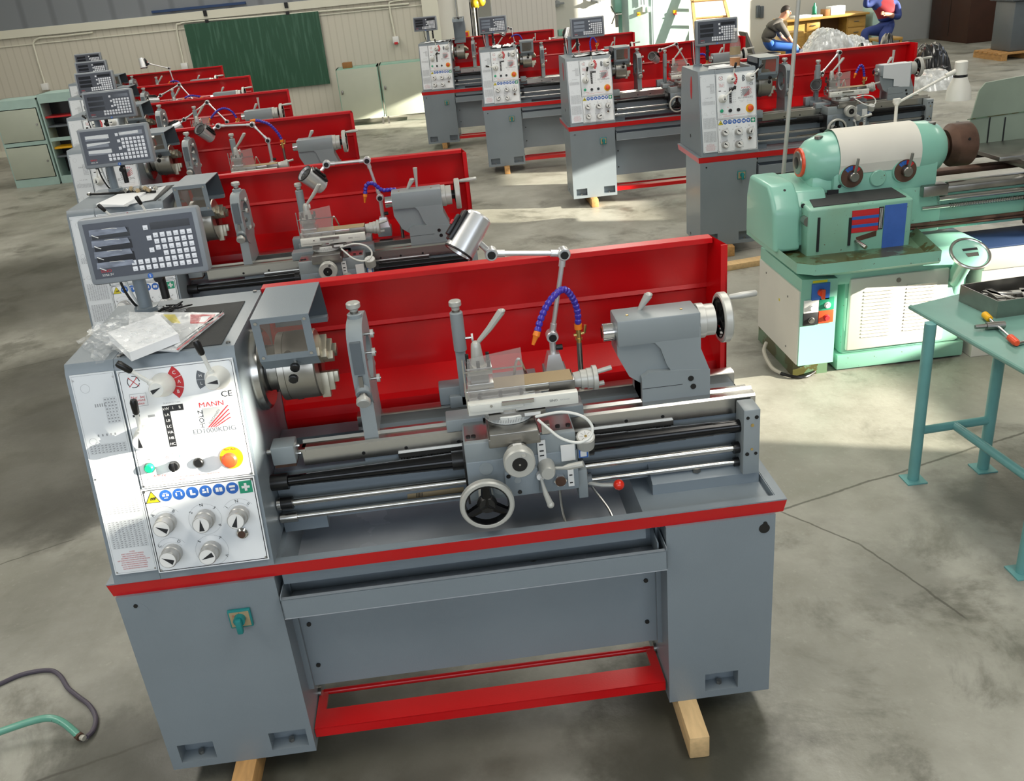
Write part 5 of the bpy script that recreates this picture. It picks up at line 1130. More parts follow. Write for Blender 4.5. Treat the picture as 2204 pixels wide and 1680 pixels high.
def dial(x, z, lab):
    m = MB('rust'); y = 2.532; m.rev((x, y, z), (0, -1, 0), [(-.02, .07), (0, .068), (.012, .064)], 32, 'mint'); m.cyl((x, y-.012, z), (x, y-.018, z), .060, mt='rust', n=32)
    for k in range(6): a = PI*.22+k*PI*.56/6; P = [(x+r*math.cos(b), y-.0185, z+r*math.sin(b)) for r, b in ((.034, a), (.056, a), (.056, a+.26), (.034, a+.26))]; m.quad(P[::-1], 'signblue' if k >= 3 else 'textred')
    m.rev((x, y-.018, z), (0, -1, 0), [(0, .026), (.03, .026), (.034, .022)], 20, 'steel_dark'); m.tube([(x, y-.04, z+.01), (x+.004, y-.055, z+.06), (x+.008, y-.06, z+.10)], .008, 8, 'steel_dark'); mp('speed_dial', m, hs)
for X, Y in ((797, 405), (1130, 370)): p = Z8(X, Y, y=2.51); dial(p.x, p.z, '')
m = MB('mint_worn'); p = Z8(955, 415, y=2.53); m.rev((p.x, 2.54, p.z), (0, -1, 0), [(0, .045), (.012, .045), (.016, .04)], 28); mp('round_cap', m, hs)
m = MB('white'); p = Z8(1243, 283, y=2.53); m.box(p.x-.024, p.x+.024, 2.528, 2.536, p.z-.024, p.z+.024, 'white'); m.box(p.x-.02, p.x+.02, 2.527, 2.528, p.z-.02, p.z+.02, 'ink'); m.box(p.x-.008, p.x-.004, 2.5265, 2.527, p.z-.014, p.z+.014, 'white'); m.box(p.x+.004, p.x+.014, 2.5265, 2.527, p.z-.002, p.z+.002, 'white'); mp('nameplate', m, hs)
m = MB('rust'); m.rev((3.76, yc, zc), (1, 0, 0), [(0, .06), (.04, .06), (.041, .085), (.06, .10), (.075, .115), (.17, .117), (.18, .108)], 36, 'rust'); m.rev((3.94, yc, zc), (1, 0, 0), [(0, .04), (-.01, .03)], 20, 'black'); 
for a in (.4, 1.8, 3.0, 4.4): m.cyl((3.88, yc-.118*math.cos(a), zc+.118*math.sin(a)), (3.88, yc-.12*math.cos(a), zc+.12*math.sin(a)), .008, mt='black', n=8)
mp('chuck', m)
# bed, ways, rods, gap block
m = MB('mint_oily'); m.box(3.5, 4.9, 2.56, 2.60, .72, .92, 'mint_worn'); m.box(3.5, 4.9, 2.60, 2.9, .72, .90, 'mint_oily'); m.box(3.42, 3.75, 2.54, 2.86, .72, .98, 'mint_worn', .008); mp('bed', m)
m = MB('steel'); m.box(3.72, 4.9, 2.53, 2.60, .93, .965, 'steel_dark', .006); m.cyl((3.78, 2.56, .955), (4.9, 2.56, .955), .028, mt='steel'); m.box(3.74, 4.9, 2.80, 2.88, .955, .985, 'rust', .006); m.box(3.62, 3.76, 2.50, 2.58, .925, .985, 'steel_dark', .006); m.cyl((3.72, 2.52, .905), (4.9, 2.52, .905), .014, mt='steel')
m.tube([(3.64, 2.54, .855), (4.9, 2.54, .855)], .011, 12, 'steel'); 
for k in range(40): m.ring((3.80+k*.014, 2.54, .855), (1, 0, 0), .008, .0135, .006, 12, 'steel_dark')
m.cyl((3.50, 2.54, .86), (3.56, 2.54, .86), .032, mt='steel_dark'); m.cyl((3.50, 2.54, .765), (4.9, 2.54, .765), .011, mt='rust'); m.cyl((3.50, 2.54, .747), (4.9, 2.54, .747), .008, mt='rust'); mp('bed_way', m)
m = MB('rust'); m.box(4.24, 4.9, 2.46, 2.56, .70, 1.0, 'rust', .01); m.box(4.22, 4.9, 2.45, 2.95, 1.0, 1.045, 'steel_dark', .006); m.box(4.1, 4.9, 2.62, 3.0, 1.045, 1.07, 'steel_dark', .004)
mp('carriage', m)
# sheet-metal chip shield on the carriage
m = MB('olive'); S = [at(*p, y=3.05) for p in ((2070, 318), (2080, 290), (2108, 195), (2122, 178), (2230, 158), (2230, 335))]; plate = [tuple(p) for p in S]; m.add(plate+[(x, y+.01, z) for x, y, z in plate], [tuple(range(6))[::-1], tuple(range(6, 12))]+[(i, (i+1) % 6, 6+(i+1) % 6, 6+i) for i in range(6)])
for px in (2124, 2157): a_, b_ = at(px-2, 318, y=3.045), at(px+6, 252, y=3.045); m.quad([tuple(a_), (a_.x+.008, a_.y, a_.z), (b_.x+.008, b_.y, b_.z), tuple(b_)], 'ink')
a_, b_ = at(2082, 258, y=3.045), at(2230, 238, y=3.045); m.quad([tuple(a_), tuple(b_), (b_.x, b_.y, b_.z+.005), (a_.x, a_.y, a_.z+.005)], 'mint_oily'); m.box(4.1, 4.5, 2.95, 3.08, 1.0, 1.06, 'steel_dark'); mp('chip_shield', m)
# fold-away pump handwheel pillar
c = Z8(1530, 885, y=2.2); m = MB('mint'); d = (c-V3((3.76, 2.42, .50))); m.tube([(3.81, 2.45, .34), (3.81, 2.43, .46), c-V3((0, -.02, .02))], .045, 20, 'mint'); mp('pillar', m)
nrm = (V3((0, -.55, .83))+V3((.0, 0, 0))).normalized(); m = MB('mint'); m.rev(c-nrm*.01, nrm, [(0, .06), (.008, .098), (.012, .098), (.018, .06), (.022, .05), (.024, .03)], 40, 'mint'); m.ring(c, nrm, .09, .106, .016, 40, 'steel')
ux = V3((1, 0, 0)); uy = nrm.cross(ux); m.text('STROJIRNY', c+nrm*.0145+uy*.018, ux, uy, .012, 'ink'); e = c+nrm*.0142; m.quad([e+ux*-.04+uy*.01, e+ux*.04+uy*.01, e+ux*.04+uy*.026, e+ux*-.04+uy*.026], 'ink'); m.quad([e+ux*-.03-uy*.03, e+ux*.03-uy*.03, e+ux*.035-uy*.005, e-ux*.035-uy*.005], 'steel_dark'); mp('tray_wheel', m)
# sump cabinet on the right
m = MB('lathe_grey'); m.box(3.93, 4.9, 2.37, 2.66, .0, .52, 'offwhite', .004); m.box(3.93, 4.9, 2.36, 2.66, .52, .644, 'offwhite', .004); m.box(3.91, 4.9, 2.355, 2.67, .644, .652, 'navy', .002); mp('right_pedestal', m)
# lamp of the old lathe
dl = thing('machine_lamp', 'cream bell-shaped work lamp on a jointed rod above the mint green lathe', 'lamp', tuple(at(1925, 272, y=2.76)))
O2 = at(1925, 272, y=2.76)
def lpart(n, m): m.v = [v-O2 for v in m.v]; return m.build(n, dl)
A_, B_, D_ = at(1927, 262, y=2.76), at(1930, 222, y=2.76), at(2048, 158, y=2.76); m = MB('offwhite'); m.cyl(A_-V3((0, 0, .03)), B_, .009, mt='offwhite'); m.cyl(B_, D_, .007, mt='offwhite'); m.sph(B_, .016, 'offwhite'); m.box(B_.x-.02, B_.x+.02, B_.y-.01, B_.y+.01, B_.z+.0, B_.z+.025, 'offwhite', .003); m.cyl(D_-V3((.03, 0, .01)), D_+V3((.02, 0, .01)), .012, mt='offwhite'); lpart('lamp_arm', m)
t_, b_ = at(2070, 131, y=2.76), at(2062, 214, y=2.76); ax_ = (b_-t_).normalized(); Ln = (b_-t_).length
m = MB('offwhite'); m.rev(t_, ax_, [(0, .028), (.004, .033), (Ln*.36, .033)], 28); m.ring(t_+ax_*Ln*.38, ax_, .028, .036, .014, 28, 'black'); m.rev(t_+ax_*Ln*.4, ax_, [(0, .034), (Ln*.1, .042), (Ln*.3, .060), (Ln*.6, .066), (Ln*.6, .063), (Ln*.3, .056), (.004, .03)], 32, 'offwhite', caps=False); m.sph(t_+ax_*Ln*.75, .026, 'white'); lpart('lamp_shade', m)
# power cable of the old lathe
m = MB('cable_white'); m.tube([Z8(258, 1440, z=.09), Z8(245, 1500, z=.06), Z8(290, 1590, z=.03), Z8(350, 1630, z=.012)], .011, 8, 'cable_white', smooth=8); m.tube([Z8(350, 1630, z=.012), Z8(420, 1650, z=.012), Z8(500, 1652, z=.012), Z8(560, 1620, z=.012)], .009, 8, 'black', smooth=8); solid('power_cable', m, 'thick white and black cable curling on the floor beneath the mint lathe', 'cable')
# tall thin pole
a_, b_ = at(1686, 372, y=3.35), at(1719, 0, y=3.35); d = b_-a_; foot = a_-d*(a_.z/d.z); m = MB('steel_dark'); m = MB('handle'); m.cyl(foot, foot+d*(2.6/d.z), .0125, n=14); m.cyl((foot.x, foot.y, 0), (foot.x, foot.y, .01), .06); solid('pole', m, 'thin galvanised pole rising behind the mint lathe in front of the front right-row lathe', 'pole')

# ------------------------------------------------------------------ table and its things
tb = thing('work_table', 'mint green steel table with round tube legs at the right edge', 'table', (3.3, .9, 0)); OT = V3((3.3, .9, 0))
def tp(n, m, par=tb): m.v = [v-OT for v in m.v]; return m.build(n, par)
zt = .765
tl_, tr_, bl = at(1960, 658, z=zt), at(2204, 598, z=zt), at(2204, 795, z=zt)
e1 = (bl-tl_).normalized(); e2 = V3((-e1.y, e1.x, 0)) if False else (tr_-tl_).normalized()
PT4 = [tl_, tl_+e1*1.25, tl_+e1*1.25+e2*.72, tl_+e2*.72]
m = MB('table_mint'); plate_poly(m, [(p.x, p.y) for p in PT4], zt, .008, 'table_mint'); 
k0 = len(m.v); q = [V3((p.x, p.y, 0)) for p in PT4]; m.tube([V3((q[0].x, q[0].y, zt-.006)), V3((q[1].x, q[1].y, zt-.006))], .011, 10, 'table_mint'); m.tube([V3((q[0].x, q[0].y, zt-.006)), V3((q[3].x, q[3].y, zt-.006))], .006, 8, 'table_mint')
tp('table_top', m)
l1, l2, l3 = at(1965, 1032, z=0), at(2115, 1008, z=0), at(2200, 1232, z=0); l4 = l3+(l2-l1)
for l in (l1, l2, l3, l4): m = MB('leg_mint'); m.cyl((l.x, l.y, .004), (l.x, l.y, zt-.008), .0245, n=20); m.box(l.x-.045, l.x+.045, l.y-.045, l.y+.045, 0, .006, 'leg_mint'); tp('leg', m)
zb = at(1990, 925, y=l1.y).z; ma = (l1+l2)/2; mb_ = (l3+l4)/2; 
for A, B in ((l1, l2), (l3, l4), (ma, mb_)): m = MB('leg_mint'); m.cyl((A.x, A.y, zb), (B.x, B.y, zb), .019, n=16); tp('stretcher', m)
# steel tray
def tz(X, Y, z): return at(1560+X/2.896, 240+Y/2.896, z=z)
c1, c2, c3 = tz(1457, 1180, zt), tz(1690, 1290, zt), tz(1865, 1265, zt)
u1 = (c2-c1).normalized(); u2 = (c3-c2).normalized(); Lx, Ly = (c2-c1).length, .34; hT = .075
tr = thing('steel_tray', 'grey open steel tray holding metal parts on the mint table', 'tray', tuple(c1)); m = MB('grey_dark'); P = [V3((0, 0, 0)), u1*Lx, u1*Lx+u2*Ly, u2*Ly]
for i in range(4):
    A, B = P[i], P[(i+1) % 4]; n_ = (B-A).normalized().cross(V3((0, 0, 1)))*-.003
    m.hexa([A, B, B+n_, A+n_, A+V3((0, 0, hT)), B+V3((0, 0, hT)), B+n_+V3((0, 0, hT)), A+n_+V3((0, 0, hT))], 'steel_dark')
m.quad([p+V3((0, 0, .002)) for p in P], 'steel_dark'); m.build('tray_body', tr)
rnd = random.Random(11)
for k in range(14):
    p = c1+u1*Lx*rnd.uniform(.3, .72)+u2*Ly*rnd.uniform(.25, .75); a = rnd.uniform(0, PI); L_, w_ = rnd.uniform(.09, .15), rnd.uniform(.02, .035); m = MB('steel'); m.box(-L_/2, L_/2, -w_/2, w_/2, 0, .008, 'steel' if k % 3 else 'handle', .001)
    o = m.build('metal_bar'); o.location = (p.x, p.y, zt+.004+.0085*(k % 6)); o.rotation_euler = (0, 0, a); tag(o, 'flat metal offcut lying in the steel tray on the mint table', 'metal bar', 'metal offcuts in the steel tray')
# T-handle key with orange plastic ends
kp = [tz(1620, 1258, zt+.02), tz(1700, 1318, zt+.02), tz(1815, 1432, zt+.02)]; kk = [V3((p.x, p.y, zt+.016)) for p in kp]
ck = thing('chuck_key', 'T-handled chuck key with yellow and orange plastic grips on the mint table', 'chuck key', (kk[1].x, kk[1].y, zt)); OK_ = V3((kk[1].x, kk[1].y, zt))
def kpart(n, m): m.v = [v-OK_ for v in m.v]; m.build(n, ck)
d = (kk[2]-kk[0]); m = MB('chrome'); m.cyl(kk[0], kk[2], .006, n=12); kpart('cross_bar', m)
m = MB('signyellow'); m.rev(kk[0], d, [(0, .012), (.003, .0145), (.05, .0135), (.054, .009)], 16, 'yellow'); kpart('grip', m); m = MB('orange'); m.rev(kk[2], -d, [(-.012, .010), (0, .0145), (.05, .0145), (.056, .010)], 16, 'estop'); kpart('grip', m)
s0, s1 = tz(1560, 1342, zt+.016), tz(1742, 1328, zt+.016); s0.z = s1.z = zt+.0165; dd = s1-s0; m = MB('steel_dark'); m.rev(s1, -dd, [(0, .0155), (dd.length*.62, .0155), (dd.length*.63, .009), (dd.length, .0085)], 18, 'steel_dark'); kpart('shank', m)
sp = tz(1852, 1440, zt+.01); m = MB('steel'); m.cyl((sp.x-.02, sp.y, zt+.008), (sp.x+.12, sp.y+.02, zt+.008), .008, n=12); solid('steel_pin', m, 'short steel pin at the right edge of the mint table', 'pin')

# ------------------------------------------------------------------ pipe and cable on the floor, left front
gp_ = lambda X, Y, z: at(X/6, 1400+Y/6, z=z)
m = MB('pipe_mint'); 
pz = [(gp_(-500, 1230, .05)), gp_(0, 1045, .05), gp_(420, 905, .06), gp_(650, 870, .062), gp_(820, 930, .05), gp_(1010, 1090, .022)]
m.tube(pz, .0125, 14, 'pipe_mint', smooth=8); m.tube([gp_(1000, 1085, .02), gp_(1040, 1115, .02)], .014, 12, 'rust'); m.tube([gp_(1030, 1105, .018), gp_(1090, 1130, .016)], .010, 10, 'cable_white')
m.cyl((pz[0].x, pz[0].y, 0), (pz[0].x, pz[0].y, .06), .014, mt='pipe_mint'); solid('bent_pipe', m, 'chipped mint green bent tube lying low over the floor at lower left', 'pipe')
m = MB('cable'); m.tube([gp_(-300, 560, .008), gp_(0, 425, .008), gp_(300, 300, .008), gp_(620, 250, .008), gp_(770, 315, .008), gp_(880, 480, .008), gp_(1010, 590, .008), gp_(1150, 700, .008), gp_(1235, 850, .008), gp_(1210, 1010, .009), gp_(1120, 1110, .014)], .0085, 10, 'cable', smooth=8); solid('electric_cable', m, 'dark rubber cable snaking from the end of the bent mint tube', 'cable')

# ------------------------------------------------------------------ far wall things
bb = thing('chalkboard', 'large dark green chalkboard leaning under the ledge of the back wall', 'chalkboard', (-1.95, YB-.06, .66)); y = YB-.06
pts = [at(396, 56, y=y), at(684, 21, y=y), at(708, 180, y=y)]; w0 = pts[0]; bb.location = (pts[0].x, y, .66)
m = MB('chalkboard'); X0, X1 = pts[0].x, pts[1].x; z1_, z0_ = (pts[0].z+pts[1].z)/2, pts[2].z; m.box(0, X1-X0, 0, .025, z0_-.66, z1_-.66, 'chalkboard'); m.build('board', bb)
for fx in (.16, .76): m = MB('black'); m.box(fx*(X1-X0), fx*(X1-X0)+.06, -.005, .03, z1_-.67, z1_-.62, 'black'); m.box(fx*(X1-X0), fx*(X1-X0)+.06, -.015, .01, z1_-.56, z1_-.47, 'black'); m.build('bracket', bb)
# conduits
def conduit(pts, label, boxp=None, red=False):
    m = MB('trimcream'); P = [at(*p, y=YB-.03) for p in pts]; m.tube(P, .016, 8, 'trimcream', smooth=4)
    if boxp: p = at(*boxp, y=YB-.04); m.box(p.x-.055, p.x+.055, YB-.09, YB, p.z-.05, p.z+.06, 'white', .006); 
    if red: m.box(p.x-.03, p.x+.03, YB-.12, YB-.08, p.z-.07, p.z-.03, 'textred', .004)
    solid('wall_conduit', m, label, 'conduit')
conduit([(200, 70), (120, 79), (85, 82), (73, 90), (74, 105), (96, 180)], 'white conduit bending down to a small white socket box above the mint cabinets', (98, 187))
conduit([(880, 8), (600, 32), (420, 46), (388, 51), (380, 62), (396, 140)], 'long white conduit running above the chalkboard and down its left edge', (398, 143))
conduit([(945, -4), (870, 0), (843, 4), (838, 14), (850, 78)], 'white conduit dropping to a red and white socket right of the chalkboard', (852, 86), True)
# cabinets at left
def cabinet(x0, x1, yb, label, open_=False, hgt=1.2, dep=.5, face='cab_face', trim='mint_light', name='tool_cabinet', legs=False, doors=True):
    r = thing(name, label, 'cabinet', ((x0+x1)/2, yb, 0)); O = V3(((x0+x1)/2, yb, 0)); w = x1-x0; z0 = .12 if legs else 0; m = MB(trim)
    def P(n, m, par=r): m.v = [v-O for v in m.v]; return m.build(n, par)
    m.box(x0, x0+.02, yb, yb+dep, z0, hgt); m.box(x1-.02, x1, yb, yb+dep, z0, hgt); m.box(x0, x1, yb, yb+dep, hgt-.02, hgt); m.box(x0, x1, yb+dep-.02, yb+dep, z0, hgt); m.box(x0, x1, yb, yb+dep, z0, z0+.02)
    if not legs: m.box(x0, x1, yb-.005, yb, 0, .11); m.box(x0, x1, yb-.005, yb, hgt*.48, hgt*.48+.05); m.box(x0, x1, yb-.005, yb, hgt-.12, hgt)
    if legs:
        for x in (x0+.02, x1-.05): m.box(x, x+.03, yb+.02, yb+.05, 0, z0, 'steel_dark')
    P('body', m)
    if open_:
        for z in (.3, .42, .72, .85): m = MB('red' if z in (.42, .85) else ('yellow' if z == .3 else 'grey_dark')); m.box(x0+.02, x1-.02, yb+.04, yb+dep-.03, z+.06, z+.085, {.3: 'grey_dark', .42: 'yellow', .72: 'grey_dark', .85: 'red'}[z]); P('shelf', m)
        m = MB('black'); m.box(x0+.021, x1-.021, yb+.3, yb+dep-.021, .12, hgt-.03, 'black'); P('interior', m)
    elif legs:
        m = MB(face); m.box(x0+.01, x1-.01, yb-.012, yb, z0+.0, hgt-.01, face, .003); dd = P('door', m); m = MB('steel_dark'); m.box(x0+.04, x0+.07, yb-.03, yb-.012, hgt*.58, hgt*.58+.06, 'steel_dark', .003); P('handle', m, dd)
    else:
        for a, b in ((.12, hgt*.47), (hgt*.53, hgt-.13)): m = MB(face); m.box(x0+.02, x1-.03, yb-.016, yb-.004, a, b, face, .003); dd = P('door', m); m = MB('steel_dark'); m.cyl((x1-.07, yb-.016, (a+b)/2), (x1-.07, yb-.03, (a+b)/2), .015, n=10); P('handle', m, dd)
    return r
cabinet(-5.14, -4.52, 11.6, 'mint trimmed steel cabinet with two closed pale doors at the far left')
cabinet(-4.50, -3.72, 11.62, 'mint steel cabinet with open dark shelves behind the left row', True, 1.24)
cabinet(-.575, .13, 14.2, 'pale green legged cabinet right of the chalkboard with a brown box on its top', legs=True, hgt=.96, dep=.45, trim='mint')
cabinet(.16, .93, 14.2, 'pale sunlit cabinet standing between the brown-box cabinet and the rearmost right-row lathe', legs=True, hgt=.97, dep=.45, trim='mint')
p = at(748, 150, y=14.35); m = MB('cardboard'); m.box(p.x-.07, p.x+.09, 14.28, 14.42, .96, 1.05, 'cardboard', .004); solid('small_box', m, 'small brown box on top of the pale green cabinet', 'box')
m = MB('trimcream'); p0_ = at(0, 400, z=.0); m.box(-6.6, -5.9, 8.6, 11.0, 0, .32, 'wallwhite', .01); solid('radiator', m, 'low white box along the wall at the far left edge', 'radiator')
# behind the right row
def farbox(name, x0, x1, y0, y1, z0, z1, mt, label, cat, extra=None, bev=.01):
    m = MB(mt); m.box(x0, x1, y0, y1, z0, z1, mt, bev)
    if extra: extra(m)
    return solid(name, m, label, cat)
def F(px, py, y): return at(px, py, y=y)
# tall switch cabinet with conduits and yellow switch
a_, b_ = F(1352, 95, 15.5), F(1480, 0, 15.5)
def ex(m):
    y = 15.38
    for (px, py, w, hh, t) in ((1374, 30, .05, .06, 'yellow'), (1374, 30, .02, .02, 'textred'), (1385, 20, .045, .09, 'white'), (1396, 20, .045, .09, 'white'), (1452, 25, .06, .05, 'yellow'), (1453, 30, .05, .02, 'textred')):
        p = F(px, py, y); m.box(p.x-w/2, p.x+w/2, y-.04-(.02 if t == 'textred' else 0), y+.02, p.z-hh/2, p.z+hh/2, t)
    p = F(1405, 40, y); m.box(p.x-.006, p.x+.006, y-.004, y+.01, 0, 2.2, 'sectorgrey')
    for px in (1380, 1386): p = F(px, 10, y); m.cyl((p.x, y-.03, p.z), (p.x, y-.03, 2.2), .012, mt='grey_light', n=8)
farbox('electrical_cabinet', a_.x, b_.x, 15.4, 16.0, 0, 2.25, 'mint_light', 'tall pale grey-green electrical cabinet with a yellow switch behind the right row', 'cabinet', ex)
# white panel door with conduits left of the slot
def ex2(m):
    y = YB-.06
    for px in (982, 988, 994): p = F(px, 20, y); m.cyl((p.x, y, .9), (p.x, y, 3), .010, mt='inkgrey', n=8)
    p = F(1004, 73, y); m.box(p.x-.04, p.x+.05, y-.03, y+.03, p.z-.05, p.z+.05, 'yellow'); m.box(p.x-.02, p.x+.03, y-.06, y-.03, p.z-.03, p.z+.03, 'textred'); m.tube([(p.x-.1, y, p.z+.3), (p.x-.02, y, p.z+.22), (p.x, y, p.z)], .012, 6, 'inkgrey')
p = F(975, 40, YB-.06); m = MB('wallwhite'); m.box(1.62, 1.70, YB-.075, YB-.001, 0, 3); ex2(m); solid('conduit_rack', m, 'grey conduits with a yellow and red emergency switch on the white back wall', 'switch')
m = MB('machineyellow'); a_ = F(1015, 0, 16.5)
for px, py, r, t in ((1022, 8, .10, 'machineyellow'), (1035, 3, .09, 'machineyellow'), (1020, 25, .07, 'offwhite'), (1040, 45, .06, 'machineyellow'), (1030, 60, .06, 'mint')): p = F(px, py, 16.4); m.sph(p, r, t, 14)
m.box(a_.x+.0, a_.x+.5, 16.5, 16.7, 0, 1.2, 'blackmesh', .02)
for px in (1017, 1024, 1030): p = F(px, 60, 16.35); m.cyl((p.x, 16.35, 0), (p.x, 16.35, p.z+.45), .025, mt='cable_white' if px == 1024 else 'black', n=8)
solid('yellow_machine', m, 'yellow machine with black hoses glimpsed through the gap behind the right row', 'machine')
# bright far room: machine bed, drill presses
m = MB('blackmesh'); a_, b_ = F(1130, 72, 16.6), F(1235, 62, 16.6); m.box(a_.x, b_.x, 16.4, 16.9, .70, .82, 'blackmesh', .01); m.box(a_.x+.2, b_.x-.1, 16.5, 16.8, .0, .70, 'mint_oily', .01); m.box(a_.x+.05, a_.x+.25, 16.4, 16.7, .82, .92, 'grey_dark', .01); m.box(b_.x-.35, b_.x, 16.5, 16.8, .82, .96, 'offwhite', .02); m.box(b_.x-.3, b_.x-.05, 16.6, 16.8, .96, 1.08, 'mint', .02); solid('surface_grinder', m, 'dark bedded mint machine standing against the sunlit far wall', 'machine')
m = MB('mint'); p = F(1328, 60, 16.2); m.cyl((p.x+.1, 16.3, .7), (p.x+.1, 16.3, 1.6), .05, mt='mint'); m.box(p.x-.28, p.x+.22, 16.1, 16.5, .55, .75, 'mint', .03); m.box(p.x-.05, p.x+.25, 16.1, 16.5, 1.3, 1.6, 'mint', .04); m.cyl((p.x, 16.2, 1.05), (p.x, 16.2, 1.3), .03, mt='steel_dark'); m.box(p.x-.1, p.x+.2, 16.1, 16.5, 0, .55, 'mint_worn', .02); m.box(p.x+.12, p.x+.2, 16.15, 16.2, .9, 1.1, 'rust', .01)
for a in (0, 2.1, 4.2): m.tube([(p.x-.05, 16.05, 1.28), (p.x-.05+.18*math.cos(a), 16.0, 1.28+.18*math.sin(a))], .012, 6, 'steel_dark')
solid('drill_press', m, 'mint green drill press with three-arm feed handle beside the tall cabinet', 'drill press')
for px, py, lb in ((1199, 8, 'small wall fan shape hung high on the sunlit far wall, left one'), (1287, 0, 'small wall fitting high on the sunlit far wall, right one')):
    p = F(px, py, 18.3); m = MB('inkgrey'); m.sph(p, .07, 'inkgrey', 12, (1, .5, 1)); m.box(p.x-.15, p.x+.15, 18.26, 18.36, p.z-.02, p.z+.02, 'inkgrey', .008); m.tube([(p.x, 18.3, p.z), (p.x, 18.3, p.z+.4)], .015, 6, 'inkgrey'); solid('wall_lamp', m, lb, 'wall lamp')
# wooden ladder
r = thing('ladder', 'wooden step ladder leaning behind the front right-row lathe', 'ladder', tuple(F(1500, 90, 15.2))); OL = F(1500, 90, 15.2)
for (pa, pb) in (((1488, -30), (1500, 92)), ((1552, -30), (1575, 60))):
    A, B = F(*pa, 15.3), F(*pb, 15.1); e_ = (A-B); B = B-e_*(B.z/e_.z); m = MB('wood'); m.hexa([V3((B.x-.025, B.y, B.z)), V3((B.x+.025, B.y, B.z)), V3((B.x+.025, B.y+.06, B.z)), V3((B.x-.025, B.y+.06, B.z)), V3((A.x-.025, A.y, A.z)), V3((A.x+.025, A.y, A.z)), V3((A.x+.025, A.y+.06, A.z)), V3((A.x-.025, A.y+.06, A.z))]); m.v = [v-OL for v in m.v]; m.build('rail', r)
for py in (3, 40, 77): A, B = F(1492+py*.08, py, 15.25), F(1560+py*.1, py-5, 15.2); m = MB('wood'); m.cyl(A, B, .02, n=8); m.v = [v-OL for v in m.v]; m.build('rung', r)
# wall switches near the persons
for (px, py) in ((1632, 25), (1640, 26)): p = F(px, py, 18.36); m = MB('grey_dark'); m.box(p.x-.04, p.x+.04, 18.35, 18.4, p.z-.12, p.z+.12, 'grey_dark', .01); solid('door_handle_plate', m, 'dark upright handle on the sunlit far wall behind the seated man', 'handle', 'dark handles on the far wall')
# desk
YD = 17.0
dk = thing('desk', 'wooden desk with drawers piled with papers beyond the right row', 'desk', tuple(F(1775, 80, YD))); dk.location.z = 0; OD = V3(dk.location)
def dp(n, m, par=dk): m.v = [v-OD for v in m.v]; return m.build(n, par)
a_, b_ = F(1700, 50, YD), F(1862, 30, YD); zt_ = .80
m = MB('desk'); m.box(a_.x-.1, b_.x+.05, YD-.1, YD+.7, zt_-.04, zt_, 'desk', .004); dp('desk_top', m)
m = MB('desk_dark'); m.box(a_.x-.05, a_.x, YD, YD+.65, 0, .06, 'desk'); xm1, xm2 = F(1765, 60, YD).x, F(1822, 60, YD).x; m.box(a_.x-.05, xm1, YD, YD+.65, .0, zt_-.04, 'desk'); m.box(xm1+.02, xm2, YD+.4, YD+.44, .05, zt_-.04, 'desk_dark'); m.box(xm2, b_.x+.02, YD, YD+.65, .0, zt_-.04, 'desk'); ps_ = dp('pedestal', m)
for xa, xb in ((a_.x+.35, xm1-.02), (xm2+.02, b_.x)):
    for k in range(3): m = MB('desk'); m.box(xa, xb, YD-.015, YD, .12+k*.21, .31+k*.21, 'desk', .004); dr = dp('drawer', m); m = MB('steel_dark'); m.box((xa+xb)/2-.05, (xa+xb)/2+.05, YD-.03, YD-.015, .22+k*.21, .235+k*.21, 'steel_dark'); dp('handle', m, dr)
for i, (px, w, hh, t, nm, lb) in enumerate(((1805, .3, .16, 'paper', 'white_box', 'white box on the desk top, right of the bottles'), (1783, .1, .12, 'cardboard', 'brown_cup', 'small brown container beside the white box on the desk'), (1730, .35, .05, 'paper2', 'paper_pile', 'low pile of papers at the left of the desk top'), (1762, .2, .03, 'paper', 'paper_sheets', 'flat white sheets in the middle of the desk top'))):
    p = F(px, 40, YD); farbox(nm, p.x-w/2, p.x+w/2, YD+.05, YD+.3, zt_, zt_+hh, t, lb, 'box' if 'box' in nm else ('cup' if 'cup' in nm else 'papers'), bev=.004)
p = F(1752, 40, YD+.5); m = MB('mint'); m.rev((p.x, YD+.5, zt_), (0, 0, 1), [(0, .04), (.02, .045), (.16, .045), (.2, .02), (.24, .018)], 16, 'signgreen'); solid('green_bottle', m, 'green plastic bottle standing on the desk top', 'bottle')
p = F(1698, 75, YD-.3); farbox('wooden_stool_box', p.x-.3, p.x+.15, YD-.7, YD-.3, 0, .62, 'desk', 'brown wooden box chair beside the desk behind the seated man', 'box')
p = F(1870, 30, YD+.2); farbox('green_cabinet', p.x+.0, p.x+.3, YD+.0, YD+.5, 0, .95, 'mint_light', 'pale green cabinet behind the man in blue overalls', 'cabinet')
